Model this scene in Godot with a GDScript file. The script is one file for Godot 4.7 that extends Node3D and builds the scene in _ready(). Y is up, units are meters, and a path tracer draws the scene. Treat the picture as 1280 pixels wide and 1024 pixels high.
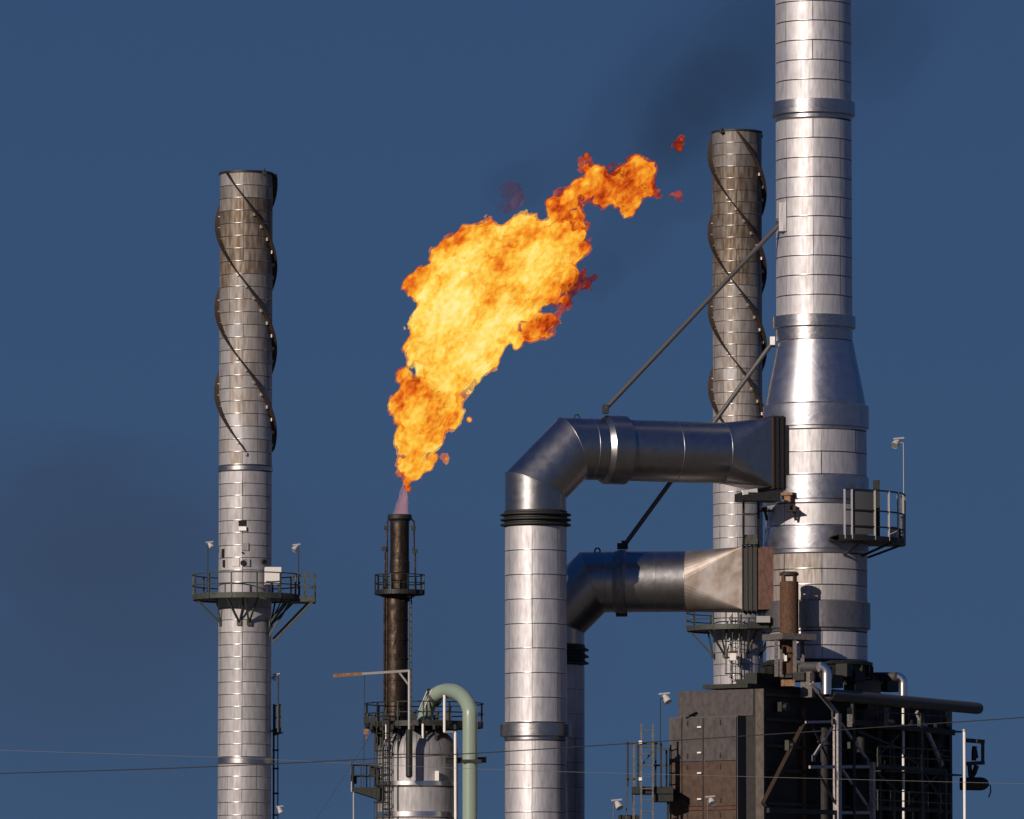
extends Node3D
# A refinery seen through a long lens: two straked stacks, the main furnace stack with its two ducts, a flare and a vessel.
# y up, metres. The main stack's axis stands at z = 0; the camera stands 380 m away, 2 m above the ground.

const DIST := 380.0
const FOV := 6.5
const PITCH := 5.0
var eye := Vector3(0, 2, DIST)
var fwd := Vector3(0, sin(deg_to_rad(PITCH)), -cos(deg_to_rad(PITCH)))
var upv := Vector3(0, cos(deg_to_rad(PITCH)), sin(deg_to_rad(PITCH)))
var focal := 512.0 / tan(deg_to_rad(FOV * 0.5))
var rng := RandomNumberGenerator.new()
var names := {}
var M := {}
var sheet_cache := {}

# ---------------------------------------------------------------- survey: bearings measured from the camera station, at a known depth
func at(px: float, py: float, z: float) -> Vector3:
	var d: Vector3 = fwd + Vector3.RIGHT * ((px - 640.0) / focal) + upv * ((512.0 - py) / focal)
	return eye + d * ((z - eye.z) / d.z)

func hit(px: float, py: float, p: Vector3, n: Vector3) -> Vector3:
	var d: Vector3 = fwd + Vector3.RIGHT * ((px - 640.0) / focal) + upv * ((512.0 - py) / focal)
	return eye + d * ((p - eye).dot(n) / d.dot(n))

func hy(py: float, z: float) -> float:
	return at(640, py, z).y

func me(px: float, z: float) -> float:
	return px * (DIST - z) / focal

# ---------------------------------------------------------------- mesh building
class MB:
	var v := PackedVector3Array()
	var n := PackedVector3Array()
	var t := PackedVector2Array()
	var ix := PackedInt32Array()
	func tri(a: int, b: int, c: int) -> void:
		var g: Vector3 = (v[b] - v[a]).cross(v[c] - v[a])
		if g.dot(n[a] + n[b] + n[c]) > 0.0:
			ix.append_array(PackedInt32Array([a, c, b]))
		else:
			ix.append_array(PackedInt32Array([a, b, c]))
	func add(p: Vector3, nn: Vector3, uv := Vector2.ZERO) -> int:
		v.append(p)
		n.append(nn)
		t.append(uv)
		return v.size() - 1
	func quad(a: Vector3, b: Vector3, c: Vector3, d: Vector3, toward := Vector3.ZERO) -> void:
		var nn: Vector3 = (b - a).cross(d - a)
		if nn.length_squared() < 1e-14:
			nn = (c - b).cross(a - b)
		nn = nn.normalized()
		if toward != Vector3.ZERO and nn.dot(toward) < 0:
			nn = -nn
		var i := add(a, nn, Vector2(0, 0))
		add(b, nn, Vector2(1, 0))
		add(c, nn, Vector2(1, 1))
		add(d, nn, Vector2(0, 1))
		tri(i, i + 1, i + 2)
		tri(i, i + 2, i + 3)
	func lathe(o: Vector3, prof: Array, a0 := 0.0, a1 := 360.0, seg := 48) -> MB:
		for i in prof.size() - 1:
			var p: Vector2 = prof[i]
			var q: Vector2 = prof[i + 1]
			var d := q - p
			if d.length() < 1e-6:
				continue
			var nr := Vector2(d.y, -d.x).normalized()
			var first := v.size()
			for k in seg + 1:
				var a: float = deg_to_rad(lerpf(a0, a1, float(k) / seg))
				var s := sin(a)
				var c := cos(a)
				var nn := Vector3(nr.x * s, nr.y, nr.x * c)
				add(o + Vector3(p.x * s, p.y, p.x * c), nn, Vector2(a * p.x, p.y))
				add(o + Vector3(q.x * s, q.y, q.x * c), nn, Vector2(a * p.x, q.y))
			for k in seg:
				var b := first + k * 2
				tri(b, b + 1, b + 2)
				tri(b + 1, b + 3, b + 2)
		return self
	func box(o: Vector3, size: Vector3, bs := Basis.IDENTITY) -> MB:
		var h := size * 0.5
		for ax in 3:
			for s in [-1.0, 1.0]:
				var e: Array = [bs.x * h.x, bs.y * h.y, bs.z * h.z]
				var w: Vector3 = o + e[ax] * s
				var u: Vector3 = e[(ax + 1) % 3]
				var r: Vector3 = e[(ax + 2) % 3]
				quad(w - u - r, w + u - r, w + u + r, w - u + r, e[ax] * s)
		return self
	func beam(a: Vector3, b: Vector3, w: float, h := -1.0, side := Vector3.ZERO) -> MB:
		var z := (b - a).normalized()
		var x: Vector3 = side if side != Vector3.ZERO else (Vector3.UP.cross(z) if absf(z.y) < 0.95 else Vector3.RIGHT)
		x = (x - z * x.dot(z)).normalized()
		var y := z.cross(x)
		return box((a + b) * 0.5, Vector3(w, w if h < 0 else h, a.distance_to(b)), Basis(x, y, z))
	# an I-section from a to b: two flanges and a web
	func ibeam(a: Vector3, b: Vector3, w: float, h: float) -> MB:
		var z := (b - a).normalized()
		var x: Vector3 = Vector3.UP.cross(z) if absf(z.y) < 0.95 else Vector3.RIGHT
		x = (x - z * x.dot(z)).normalized()
		var y := z.cross(x)
		var bs := Basis(x, y, z)
		var l := a.distance_to(b)
		var c := (a + b) * 0.5
		box(c + y * (h * 0.5 - 0.02), Vector3(w, 0.04, l), bs)
		box(c - y * (h * 0.5 - 0.02), Vector3(w, 0.04, l), bs)
		box(c, Vector3(0.03, h - 0.08, l - 0.01), bs)
		return self
	func tube(pts: Array, r: float, seg := 8, caps := true) -> MB:
		var rings := []
		var prev := Vector3.ZERO
		for i in pts.size():
			var d: Vector3 = (pts[mini(i + 1, pts.size() - 1)] - pts[maxi(i - 1, 0)]).normalized()
			var x: Vector3
			if prev == Vector3.ZERO:
				x = d.cross(Vector3.UP if absf(d.y) < 0.9 else Vector3.RIGHT).normalized()
			else:
				x = (prev - d * prev.dot(d)).normalized()
			prev = x
			var y := d.cross(x)
			var first := v.size()
			for k in seg + 1:
				var a := TAU * k / seg
				var nn := x * cos(a) + y * sin(a)
				add(pts[i] + nn * r, nn, Vector2(float(k) / seg, i))
			rings.append(first)
		for i in pts.size() - 1:
			for k in seg:
				var a: int = rings[i] + k
				var b: int = rings[i + 1] + k
				tri(a, a + 1, b)
				tri(a + 1, b + 1, b)
		if caps:
			for e in [0, pts.size() - 1]:
				var d: Vector3 = (pts[0] - pts[1]).normalized() if e == 0 else (pts[e] - pts[e - 1]).normalized()
				var c := add(pts[e], d)
				var first := v.size()
				for k in seg + 1:
					add(v[rings[e] + k], d)
				for k in seg:
					tri(c, first + k, first + k + 1)
		return self
	# one straight piece of round duct between two cutting planes (mitres)
	func mitre(p0: Vector3, n0: Vector3, p1: Vector3, n1: Vector3, r: float, seg := 48, r1 := -1.0) -> MB:
		var d := (p1 - p0).normalized()
		var x := d.cross(Vector3(0, 0, 1)).normalized()
		var y := d.cross(x)
		var first := v.size()
		for k in seg + 1:
			var a := TAU * k / seg
			var nn := x * cos(a) + y * sin(a)
			var e0: Vector3 = p0 + nn * r
			var e1: Vector3 = p0 + nn * (r if r1 < 0 else r1)
			add(e0 + d * ((p0 - e0).dot(n0) / d.dot(n0)), nn, Vector2(a * r, 0))
			add(e1 + d * ((p1 - e1).dot(n1) / d.dot(n1)), nn, Vector2(a * r, 1))
		for k in seg:
			var b := first + k * 2
			tri(b, b + 1, b + 2)
			tri(b + 1, b + 3, b + 2)
		return self
	func loft(a: Array, b: Array, smooth := true) -> MB:
		var c0 := Vector3.ZERO
		for p in a:
			c0 += p
		c0 /= a.size()
		var first := v.size()
		for k in a.size():
			var k1: int = (k + 1) % a.size()
			if smooth:
				var nn: Vector3 = (a[(k + 1) % a.size()] - a[(k + a.size() - 1) % a.size()]).cross(b[k] - a[k]).normalized()
				var n2: Vector3 = (b[(k + 1) % a.size()] - b[(k + a.size() - 1) % a.size()]).cross(b[k] - a[k]).normalized()
				if nn.dot(a[k] - c0) < 0:
					nn = -nn
					n2 = -n2
				add(a[k], nn)
				add(b[k], n2)
			else:
				quad(a[k], a[k1], b[k1], b[k], (a[k] + a[k1]) * 0.5 - c0)
		if smooth:
			for k in a.size():
				var b0: int = first + k * 2
				var b1: int = first + ((k + 1) % a.size()) * 2
				tri(b0, b0 + 1, b1)
				tri(b0 + 1, b1 + 1, b1)
		return self
	func disc(o: Vector3, d: Vector3, r: float, seg := 24) -> MB:
		var x := d.cross(Vector3.UP if absf(d.y) < 0.9 else Vector3.RIGHT).normalized()
		var y := d.cross(x)
		var c := add(o, d)
		for k in seg + 1:
			add(o + (x * cos(TAU * k / seg) + y * sin(TAU * k / seg)) * r, d)
		for k in seg:
			tri(c, c + 1 + k, c + 2 + k)
		return self
	func mesh(shift := Vector3.ZERO) -> ArrayMesh:
		var arr := []
		arr.resize(Mesh.ARRAY_MAX)
		var w := v.duplicate()
		if shift != Vector3.ZERO:
			for i in w.size():
				w[i] -= shift
		arr[Mesh.ARRAY_VERTEX] = w
		arr[Mesh.ARRAY_NORMAL] = n
		arr[Mesh.ARRAY_TEX_UV] = t
		arr[Mesh.ARRAY_INDEX] = ix
		var m := ArrayMesh.new()
		m.add_surface_from_arrays(Mesh.PRIMITIVE_TRIANGLES, arr)
		return m

# ---------------------------------------------------------------- things and parts
func numbered(called: String) -> String:
	var k: int = names.get(called, 0)
	names[called] = k + 1
	return called if k == 0 else "%s_%03d" % [called, k]

func thing(called: String, label: String, category: String, base: Vector3, group := "") -> Node3D:
	var o := Node3D.new()
	o.name = numbered(called)
	o.position = base
	add_child(o)
	o.set_meta("label", label)
	o.set_meta("category", category)
	if group:
		o.set_meta("group", group)
	return o

func origin(o: Node) -> Vector3:
	var p := Vector3.ZERO
	while o != self and o != null:
		p += (o as Node3D).position
		o = o.get_parent()
	return p

# geometry is given in world coordinates; it is moved into the parent's own axes here
func part(called: String, mb: MB, mat: Material, parent: Node) -> MeshInstance3D:
	var o := MeshInstance3D.new()
	o.name = called
	o.mesh = mb.mesh(origin(parent))
	o.material_override = mat
	parent.add_child(o, true)
	return o

func stuff(o: Node) -> void:
	o.set_meta("kind", "stuff")

# ---------------------------------------------------------------- materials
func noise_tex(freq: float, seed_: int, ramp: Gradient = null, normal := 0.0, octaves := 4, size := 512) -> NoiseTexture2D:
	var f := FastNoiseLite.new()
	f.noise_type = FastNoiseLite.TYPE_SIMPLEX_SMOOTH
	f.frequency = freq
	f.seed = seed_
	f.fractal_octaves = octaves
	var t := NoiseTexture2D.new()
	t.width = size
	t.height = size
	t.seamless = true
	t.noise = f
	if ramp:
		t.color_ramp = ramp
	if normal > 0.0:
		t.as_normal_map = true
		t.bump_strength = normal
	return t

func ramp(cols: Array) -> Gradient:
	var g := Gradient.new()
	var offs := PackedFloat32Array()
	var cc := PackedColorArray()
	for c in cols:
		offs.append(c[0])
		cc.append(Color(c[1], c[2], c[3]).linear_to_srgb())
	g.offsets = offs
	g.colors = cc
	return g

func mat(called: String, col: Vector3, rough: float, metal := 0.0, tex: Texture2D = null, scale := Vector3(0.2, 0.2, 0.2), nrm: Texture2D = null, nstr := 0.4) -> StandardMaterial3D:
	var m := StandardMaterial3D.new()
	m.resource_name = called
	m.albedo_color = Color(col.x, col.y, col.z).linear_to_srgb()
	m.roughness = rough
	m.metallic = metal
	if tex:
		m.albedo_texture = tex
	if nrm:
		m.normal_enabled = true
		m.normal_texture = nrm
		m.normal_scale = nstr
	if metal > 0.5 and tex:
		m.roughness_texture = blotch
		m.roughness = minf(rough * 1.12, 1.0)
	if tex or nrm:
		m.uv1_triplanar = true
		m.uv1_world_triplanar = true
		m.uv1_scale = scale
	M[called] = m
	return m

var blotch: Texture2D

func make_materials() -> void:
	blotch = noise_tex(0.02, 61, ramp([[0.0, 0.5, 0.5, 0.5], [0.5, 0.74, 0.74, 0.74], [1.0, 1, 1, 1]]), 0.0, 5)
	var wavy := noise_tex(0.02, 5, null, 6.0, 3)
	var mottle := noise_tex(0.02, 11, ramp([[0.0, 0.84, 0.82, 0.8], [0.45, 0.96, 0.955, 0.95], [1.0, 1, 1, 1]]), 0.0, 5)
	var streak := noise_tex(0.03, 21, ramp([[0.0, 0.68, 0.65, 0.62], [0.4, 0.89, 0.88, 0.87], [0.7, 1, 1, 1], [1.0, 0.95, 0.94, 0.93]]), 0.0, 5)
	var rusty := noise_tex(0.03, 31, ramp([[0.0, 0.30, 0.19, 0.11], [0.38, 0.48, 0.36, 0.26], [0.6, 0.72, 0.66, 0.6], [1.0, 0.9, 0.88, 0.86]]), 0.0, 5)
	var rustdark := noise_tex(0.025, 41, ramp([[0.0, 0.35, 0.3, 0.3], [0.5, 0.8, 0.75, 0.7], [1.0, 1.2, 1.1, 1.0]]), 0.0, 5)
	var tones := [[0.60, 0.592, 0.625], [0.58, 0.572, 0.605], [0.62, 0.61, 0.64], [0.59, 0.585, 0.62]]
	for k in 4:
		mat("aluminium_cladding_%d" % k, Vector3(tones[k][0], tones[k][1], tones[k][2]), 0.6 + 0.015 * k, 0.78, streak, Vector3(0.3, 0.05, 0.3), wavy, 0.12)
	var mild := noise_tex(0.03, 33, ramp([[0.0, 0.56, 0.47, 0.39], [0.4, 0.75, 0.69, 0.63], [0.65, 0.9, 0.88, 0.86], [1.0, 0.98, 0.97, 0.96]]), 0.0, 5)
	for soot in 5:
		for rusted in 3:
			var f := 1.0 - 0.155 * soot
			mat("weathered_%d_%d" % [soot, rusted], Vector3(0.535 * f, (0.525 - 0.008 * rusted) * f, (0.548 - 0.03 * rusted) * f), 0.72, 0.7, [streak, mild, rusty][rusted], Vector3(0.3, 0.045, 0.3), wavy, 0.14)
	mat("stained_plate", Vector3(0.44, 0.405, 0.395), 0.55, 0.85, mild, Vector3(0.06, 0.05, 0.06), wavy, 0.1)
	mat("ring_metal", Vector3(0.44, 0.43, 0.45), 0.38, 1.0, mottle, Vector3(0.3, 0.3, 0.3), wavy, 0.08)
	mat("ring_metal_dull", Vector3(0.3, 0.29, 0.3), 0.5, 0.9, streak, Vector3(0.3, 0.1, 0.3), wavy, 0.1)
	mat("duct_metal", Vector3(0.37, 0.365, 0.375), 0.35, 1.0, mottle, Vector3(0.15, 0.15, 0.15), wavy, 0.05)
	mat("cone_metal", Vector3(0.47, 0.47, 0.52), 0.42, 1.0, mottle, Vector3(0.15, 0.15, 0.15), wavy, 0.08)
	mat("bright_pipe", Vector3(0.78, 0.75, 0.76), 0.3, 1.0)
	mat("core", Vector3(0.075, 0.072, 0.074), 0.9)
	mat("dark_steel", Vector3(0.022, 0.026, 0.024), 0.55, 0.2, rustdark, Vector3(0.3, 0.3, 0.3))
	mat("green_steel", Vector3(0.05, 0.062, 0.055), 0.6, 0.0, rustdark, Vector3(0.4, 0.4, 0.4))
	mat("black_rubber", Vector3(0.012, 0.011, 0.011), 0.6)
	mat("grey_steel", Vector3(0.16, 0.155, 0.16), 0.55, 0.2, rustdark, Vector3(0.5, 0.5, 0.5))
	mat("galvanised", Vector3(0.38, 0.37, 0.37), 0.5, 0.4, mottle, Vector3(0.5, 0.5, 0.5))
	mat("white_paint", Vector3(0.82, 0.79, 0.77), 0.5, 0.0, mottle, Vector3(0.6, 0.6, 0.6))
	mat("rust", Vector3(0.105, 0.053, 0.028), 0.8, 0.0, rustdark, Vector3(0.5, 0.3, 0.5), wavy, 0.4)
	mat("rust_light", Vector3(0.30, 0.17, 0.10), 0.8, 0.0, rustdark, Vector3(0.5, 0.3, 0.5), wavy, 0.4)
	mat("rust_strake", Vector3(0.04, 0.026, 0.017), 0.7, 0.1, rustdark, Vector3(0.4, 0.4, 0.4))
	mat("screen_grey", Vector3(0.075, 0.074, 0.08), 0.6)
	mat("rod_steel", Vector3(0.085, 0.08, 0.08), 0.55, 0.2)
	mat("flare_metal", Vector3(0.058, 0.043, 0.034), 0.48, 0.75, rustdark, Vector3(0.3, 0.1, 0.3), wavy, 0.4)
	mat("header_grey", Vector3(0.05, 0.052, 0.05), 0.6)
	mat("post_beige", Vector3(0.10, 0.088, 0.077), 0.7, 0.0, rustdark, Vector3(0.3, 0.12, 0.3))
	mat("casing_grey", Vector3(0.068, 0.062, 0.069), 0.7, 0.0, rustdark, Vector3(0.3, 0.12, 0.3), wavy, 0.3)
	mat("casing_brown", Vector3(0.075, 0.045, 0.032), 0.75, 0.0, rustdark, Vector3(0.3, 0.12, 0.3), wavy, 0.3)
	mat("casing_red", Vector3(0.10, 0.04, 0.025), 0.75, 0.0, rustdark, Vector3(0.3, 0.3, 0.3))
	mat("casing_dark", Vector3(0.022, 0.021, 0.022), 0.75, 0.0, rustdark, Vector3(0.3, 0.2, 0.3))
	mat("nozzle_red", Vector3(0.12, 0.056, 0.047), 0.75, 0.0, rustdark, Vector3(0.4, 0.15, 0.4))
	mat("pale_green", Vector3(0.235, 0.30, 0.24), 0.36)
	mat("wire", Vector3(0.02, 0.02, 0.02), 0.6)
	mat("pale_wire", Vector3(0.15, 0.15, 0.15), 0.6)
	mat("frame_grey", Vector3(0.42, 0.41, 0.43), 0.55, 0.0, rustdark, Vector3(0.5, 0.5, 0.5))
	mat("bead", Vector3(0.6, 0.59, 0.59), 0.33, 1.0)
	mat("dim_rust", Vector3(0.034, 0.020, 0.012), 0.8, 0.0, rustdark, Vector3(0.5, 0.3, 0.5))
	mat("hole", Vector3(0.004, 0.004, 0.004), 0.9)
	mat("lamp_casing", Vector3(0.42, 0.40, 0.39), 0.5)
	mat("lamp_glass", Vector3(0.5, 0.5, 0.5), 0.15, 0.6)
	mat("gravel", Vector3(0.16, 0.145, 0.125), 0.9, 0.0, noise_tex(0.03, 51, ramp([[0.0, 0.6, 0.6, 0.6], [1.0, 1, 1, 1]])), Vector3(0.05, 0.05, 0.05))

# ---------------------------------------------------------------- cladding of lapped sheets
func sheet_mesh(r: float, h: float, half: float) -> ArrayMesh:
	var key := "%.3f %.3f %.2f" % [r, h, half]
	if sheet_cache.has(key):
		return sheet_cache[key]
	var mb := MB.new()
	# each sheet springs a little flatter than the shell it wraps, its lower edge rolled over the sheet below
	var r2 := r * 1.10
	var amax: float = asin(r * sin(deg_to_rad(half)) / r2)
	var k := clampf((r - 0.4) / 1.5, 0.45, 1.0)      # thin sheets lap with thinner edges
	var g := 0.034 * k
	var prof := [Vector2(-0.03, 0.0), Vector2(0.012 * k, 0.004 * k), Vector2(0.024 * k, 0.016 * k), Vector2(0.022 * k, 0.026 * k), Vector2(0.002, 0.036 * k), Vector2(0.0, 0.09), Vector2(-0.003, h - g), Vector2(-0.035, h - g + 0.004)]
	var wide := prof.map(func(p): return Vector2(p.x + r2, p.y))
	mb.lathe(Vector3(0, 0, r - r2), wide.slice(4), -rad_to_deg(amax), rad_to_deg(amax), 8)
	var m := mb.mesh()
	mb = MB.new()
	mb.lathe(Vector3(0, 0, r - r2), wide.slice(0, 5), -rad_to_deg(amax), rad_to_deg(amax), 8)
	m.add_surface_from_arrays(Mesh.PRIMITIVE_TRIANGLES, mb.mesh().surface_get_arrays(0))
	sheet_cache[key] = m
	return m

func clad(parent: Node3D, ax: Vector3, r: float, y0: float, y1: float, courses: int, count: int, seam: float, pick: Callable) -> void:
	var h := (y1 - y0) / courses
	var step := 360.0 / count
	var rear := MB.new()
	var po := origin(parent)
	for c in courses:
		for k in count:
			var mid := seam + step * (k + 0.5)
			var w := wrapf(mid, -180.0, 180.0)
			if absf(w) < 90.0 + step * 0.4:
				var o := MeshInstance3D.new()
				o.name = "cladding_sheet"
				o.mesh = sheet_mesh(r, snappedf(h, 0.001), step * 0.5 - rad_to_deg(0.004 / r))
				o.set_surface_override_material(0, pick.call(w, y0 + (c + 0.5) * h))
				o.set_surface_override_material(1, M.bead)
				o.position = Vector3(ax.x, y0 + c * h, ax.z) - po
				o.rotation_degrees.y = mid + rng.randf_range(-0.4, 0.4)
				parent.add_child(o, true)
			else:
				rear.lathe(Vector3(ax.x, y0 + c * h, ax.z), [Vector2(r + 0.015, 0.0), Vector2(r, 0.05), Vector2(r, h - 0.04), Vector2(r - 0.03, h - 0.04)], mid - step * 0.5 + 0.3, mid + step * 0.5 - 0.3, 8)
	if rear.v.size():
		stuff(part("rear_cladding", rear, M.aluminium_cladding_0, parent))

func plain_pick(_a: float, _y: float) -> Material:
	return M["aluminium_cladding_%d" % rng.randi_range(0, 3)]

func vmap(ax: Vector3, pts: Array) -> Array:      # profile given as [radius px, y px] pairs measured at the axis' depth, listed downwards; returned upwards
	var out := []
	for p in pts:
		out.push_front(Vector2(me(p[0], ax.z), hy(p[1], ax.z)))
	return out

func ring_part(called: String, parent: Node3D, ax: Vector3, pts: Array, m: Material) -> void:
	var mb := MB.new()
	mb.lathe(Vector3(ax.x, 0, ax.z), vmap(ax, pts), 0, 360, 72)
	part(called, mb, m, parent)

# ---------------------------------------------------------------- small fittings
func floodlight(base: Vector3, height: float, arm: Vector3, aim: Vector3, label: String, m: Material, s := 1.0) -> void:
	var o := thing("floodlight", label, "floodlight", base, "floodlights on thin poles")
	var top := base + Vector3(0, height, 0)
	var pole := MB.new()
	pole.tube([base, top], 0.028, 6)
	part("pole", pole, m, o)
	var a := MB.new()
	a.tube([top, top + arm], 0.03, 6)
	part("arm", a, m, o)
	var d := aim.normalized()
	var c := top + arm
	var x := d.cross(Vector3.UP).normalized()
	var h := MB.new()
	var rings := []
	for q in [[-0.2, 0.05], [-0.17, 0.1], [0.0, 0.115], [0.03, 0.145], [0.22, 0.165]]:
		var ring := []
		var y := d.cross(x)
		for k in 14:
			ring.append(c + d * (q[0] * s) + (x * cos(TAU * k / 14) + y * sin(TAU * k / 14)) * (q[1] * s))
		rings.append(ring)
	for i in rings.size() - 1:
		h.loft(rings[i], rings[i + 1])
	h.disc(c - d * 0.2 * s, -d, 0.06 * s, 14)
	part("lamp_head", h, M.lamp_casing, o)
	var gl := MB.new()
	gl.disc(c + d * 0.21 * s, d, 0.155 * s, 14)
	part("lens", gl, M.lamp_glass, o)
	var y2 := MB.new()
	y2.box(c + Vector3(-arm.x * 0.3, 0.17 * s, 0), Vector3(0.46, 0.07, 0.14) * s, Basis(Vector3.BACK, 0.1) )
	part("bracket", y2, M.galvanised, o)

func arc(ax: Vector3, r: float, y: float, a0: float, a1: float, n: int) -> Array:
	var out := []
	for k in n + 1:
		var a := deg_to_rad(lerpf(a0, a1, float(k) / n))
		out.append(Vector3(ax.x + r * sin(a), y, ax.z + r * cos(a)))
	return out

# a ring-shaped access platform: deck, toe board, posts, rails and braces down to the shell
func ring_platform(label: String, ax: Vector3, y: float, rin: float, rout: float, a0: float, a1: float, posts: int, rail_h: float, brace_drop: float, braces: Array, m: Material, group := "access platforms around the stacks") -> Node3D:
	var o := thing("access_platform", label, "platform", Vector3(ax.x, y, ax.z), group)
	var full := absf(a1 - a0) >= 359.0
	var c := Vector3(ax.x, y, ax.z)
	var mb := MB.new()
	mb.lathe(c, [Vector2(rout, -0.14), Vector2(rout, 0.0), Vector2(rin, 0.0), Vector2(rin, -0.06), Vector2(rout - 0.05, -0.06), Vector2(rout - 0.05, -0.14), Vector2(rout, -0.14)], a0, a1, 48)
	part("deck", mb, m, o)
	mb = MB.new()
	mb.lathe(c, [Vector2(rout + 0.01, 0.003), Vector2(rout + 0.01, 0.14), Vector2(rout - 0.01, 0.14), Vector2(rout - 0.01, 0.003)], a0, a1, 48)
	part("toe_board", mb, m, o)
	for hh in [rail_h, rail_h * 0.52]:
		mb = MB.new()
		mb.tube(arc(ax, rout, y + hh, a0, a1, 48), 0.034, 6, not full)
		part("handrail" if hh == rail_h else "middle_rail", mb, m, o)
	for k in posts + (0 if full else 1):
		var a := deg_to_rad(lerpf(a0, a1, float(k) / posts))
		var p := c + Vector3(sin(a), 0, cos(a)) * rout
		mb = MB.new()
		mb.beam(p - Vector3(0, 0.12, 0), p + Vector3(0, rail_h, 0), 0.07, 0.07, Vector3(cos(a), 0, -sin(a)))
		part("post", mb, m, o)
	for b in braces:
		var a := deg_to_rad(b)
		var d := Vector3(sin(a), 0, cos(a))
		var s := Vector3(cos(a), 0, -sin(a))
		var foot := c + d * (rin + 0.02) - Vector3(0, brace_drop, 0)
		mb = MB.new()
		mb.beam(foot, c + d * (rout - 0.1) - Vector3(0, 0.1, 0) - s * 0.35, 0.09, 0.09)
		mb.beam(foot, c + d * (rin + 0.5) - Vector3(0, 0.1, 0) + s * 0.4, 0.07, 0.07)
		mb.box(foot + d * 0.02, Vector3(0.24, 0.3, 0.06), Basis(s, Vector3.UP, d))
		part("brace", mb, m, o)
	return o

# a caged ladder standing off a round shell at angle a
func caged_ladder(label: String, ax: Vector3, r: float, a: float, y0: float, y1: float, cage: bool, m: Material, width := 0.5, cage_r := 0.42, pitch := 0.42) -> Node3D:
	var d := Vector3(sin(deg_to_rad(a)), 0, cos(deg_to_rad(a)))
	var s := Vector3(d.z, 0, -d.x)
	var c := Vector3(ax.x, 0, ax.z) + d * (r + 0.2)
	var o := thing("ladder", label, "ladder", c + Vector3(0, y0, 0))
	for k in [-1.0, 1.0]:
		var mb := MB.new()
		mb.beam(c + s * (k * width * 0.5) + Vector3(0, y0, 0), c + s * (k * width * 0.5) + Vector3(0, y1, 0), 0.06, 0.06, s)
		part("rail", mb, m, o)
	var y := y0 + 0.2
	while y < y1 - 0.05:
		var mb := MB.new()
		mb.tube([c - s * width * 0.5 + Vector3(0, y, 0), c + s * width * 0.5 + Vector3(0, y, 0)], 0.02, 5)
		part("rung", mb, m, o)
		y += pitch
	if cage:
		y = y0 + 0.5
		while y < y1:
			var pts := []
			for k in 13:
				var b := deg_to_rad(-100.0 + 200.0 * k / 12.0)
				pts.append(c + d * (0.32 + cos(b) * cage_r) + s * (sin(b) * cage_r) + Vector3(0, y, 0))
			pts.push_front(c - s * width * 0.5 + Vector3(0, y, 0))
			pts.push_back(c + s * width * 0.5 + Vector3(0, y, 0))
			var mb := MB.new()
			mb.tube(pts, 0.026, 5)
			part("cage_hoop", mb, M.dark_steel, o)
			y += 0.9
		for k in 5:
			var b := deg_to_rad(-100.0 + 50.0 * k)
			var p := c + d * (0.32 + cos(b) * cage_r) + s * (sin(b) * cage_r)
			var mb := MB.new()
			mb.beam(p + Vector3(0, y0 + 0.5, 0), p + Vector3(0, y1, 0), 0.04, 0.02, s)
			part("cage_bar", mb, M.green_steel, o)
	return o

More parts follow.
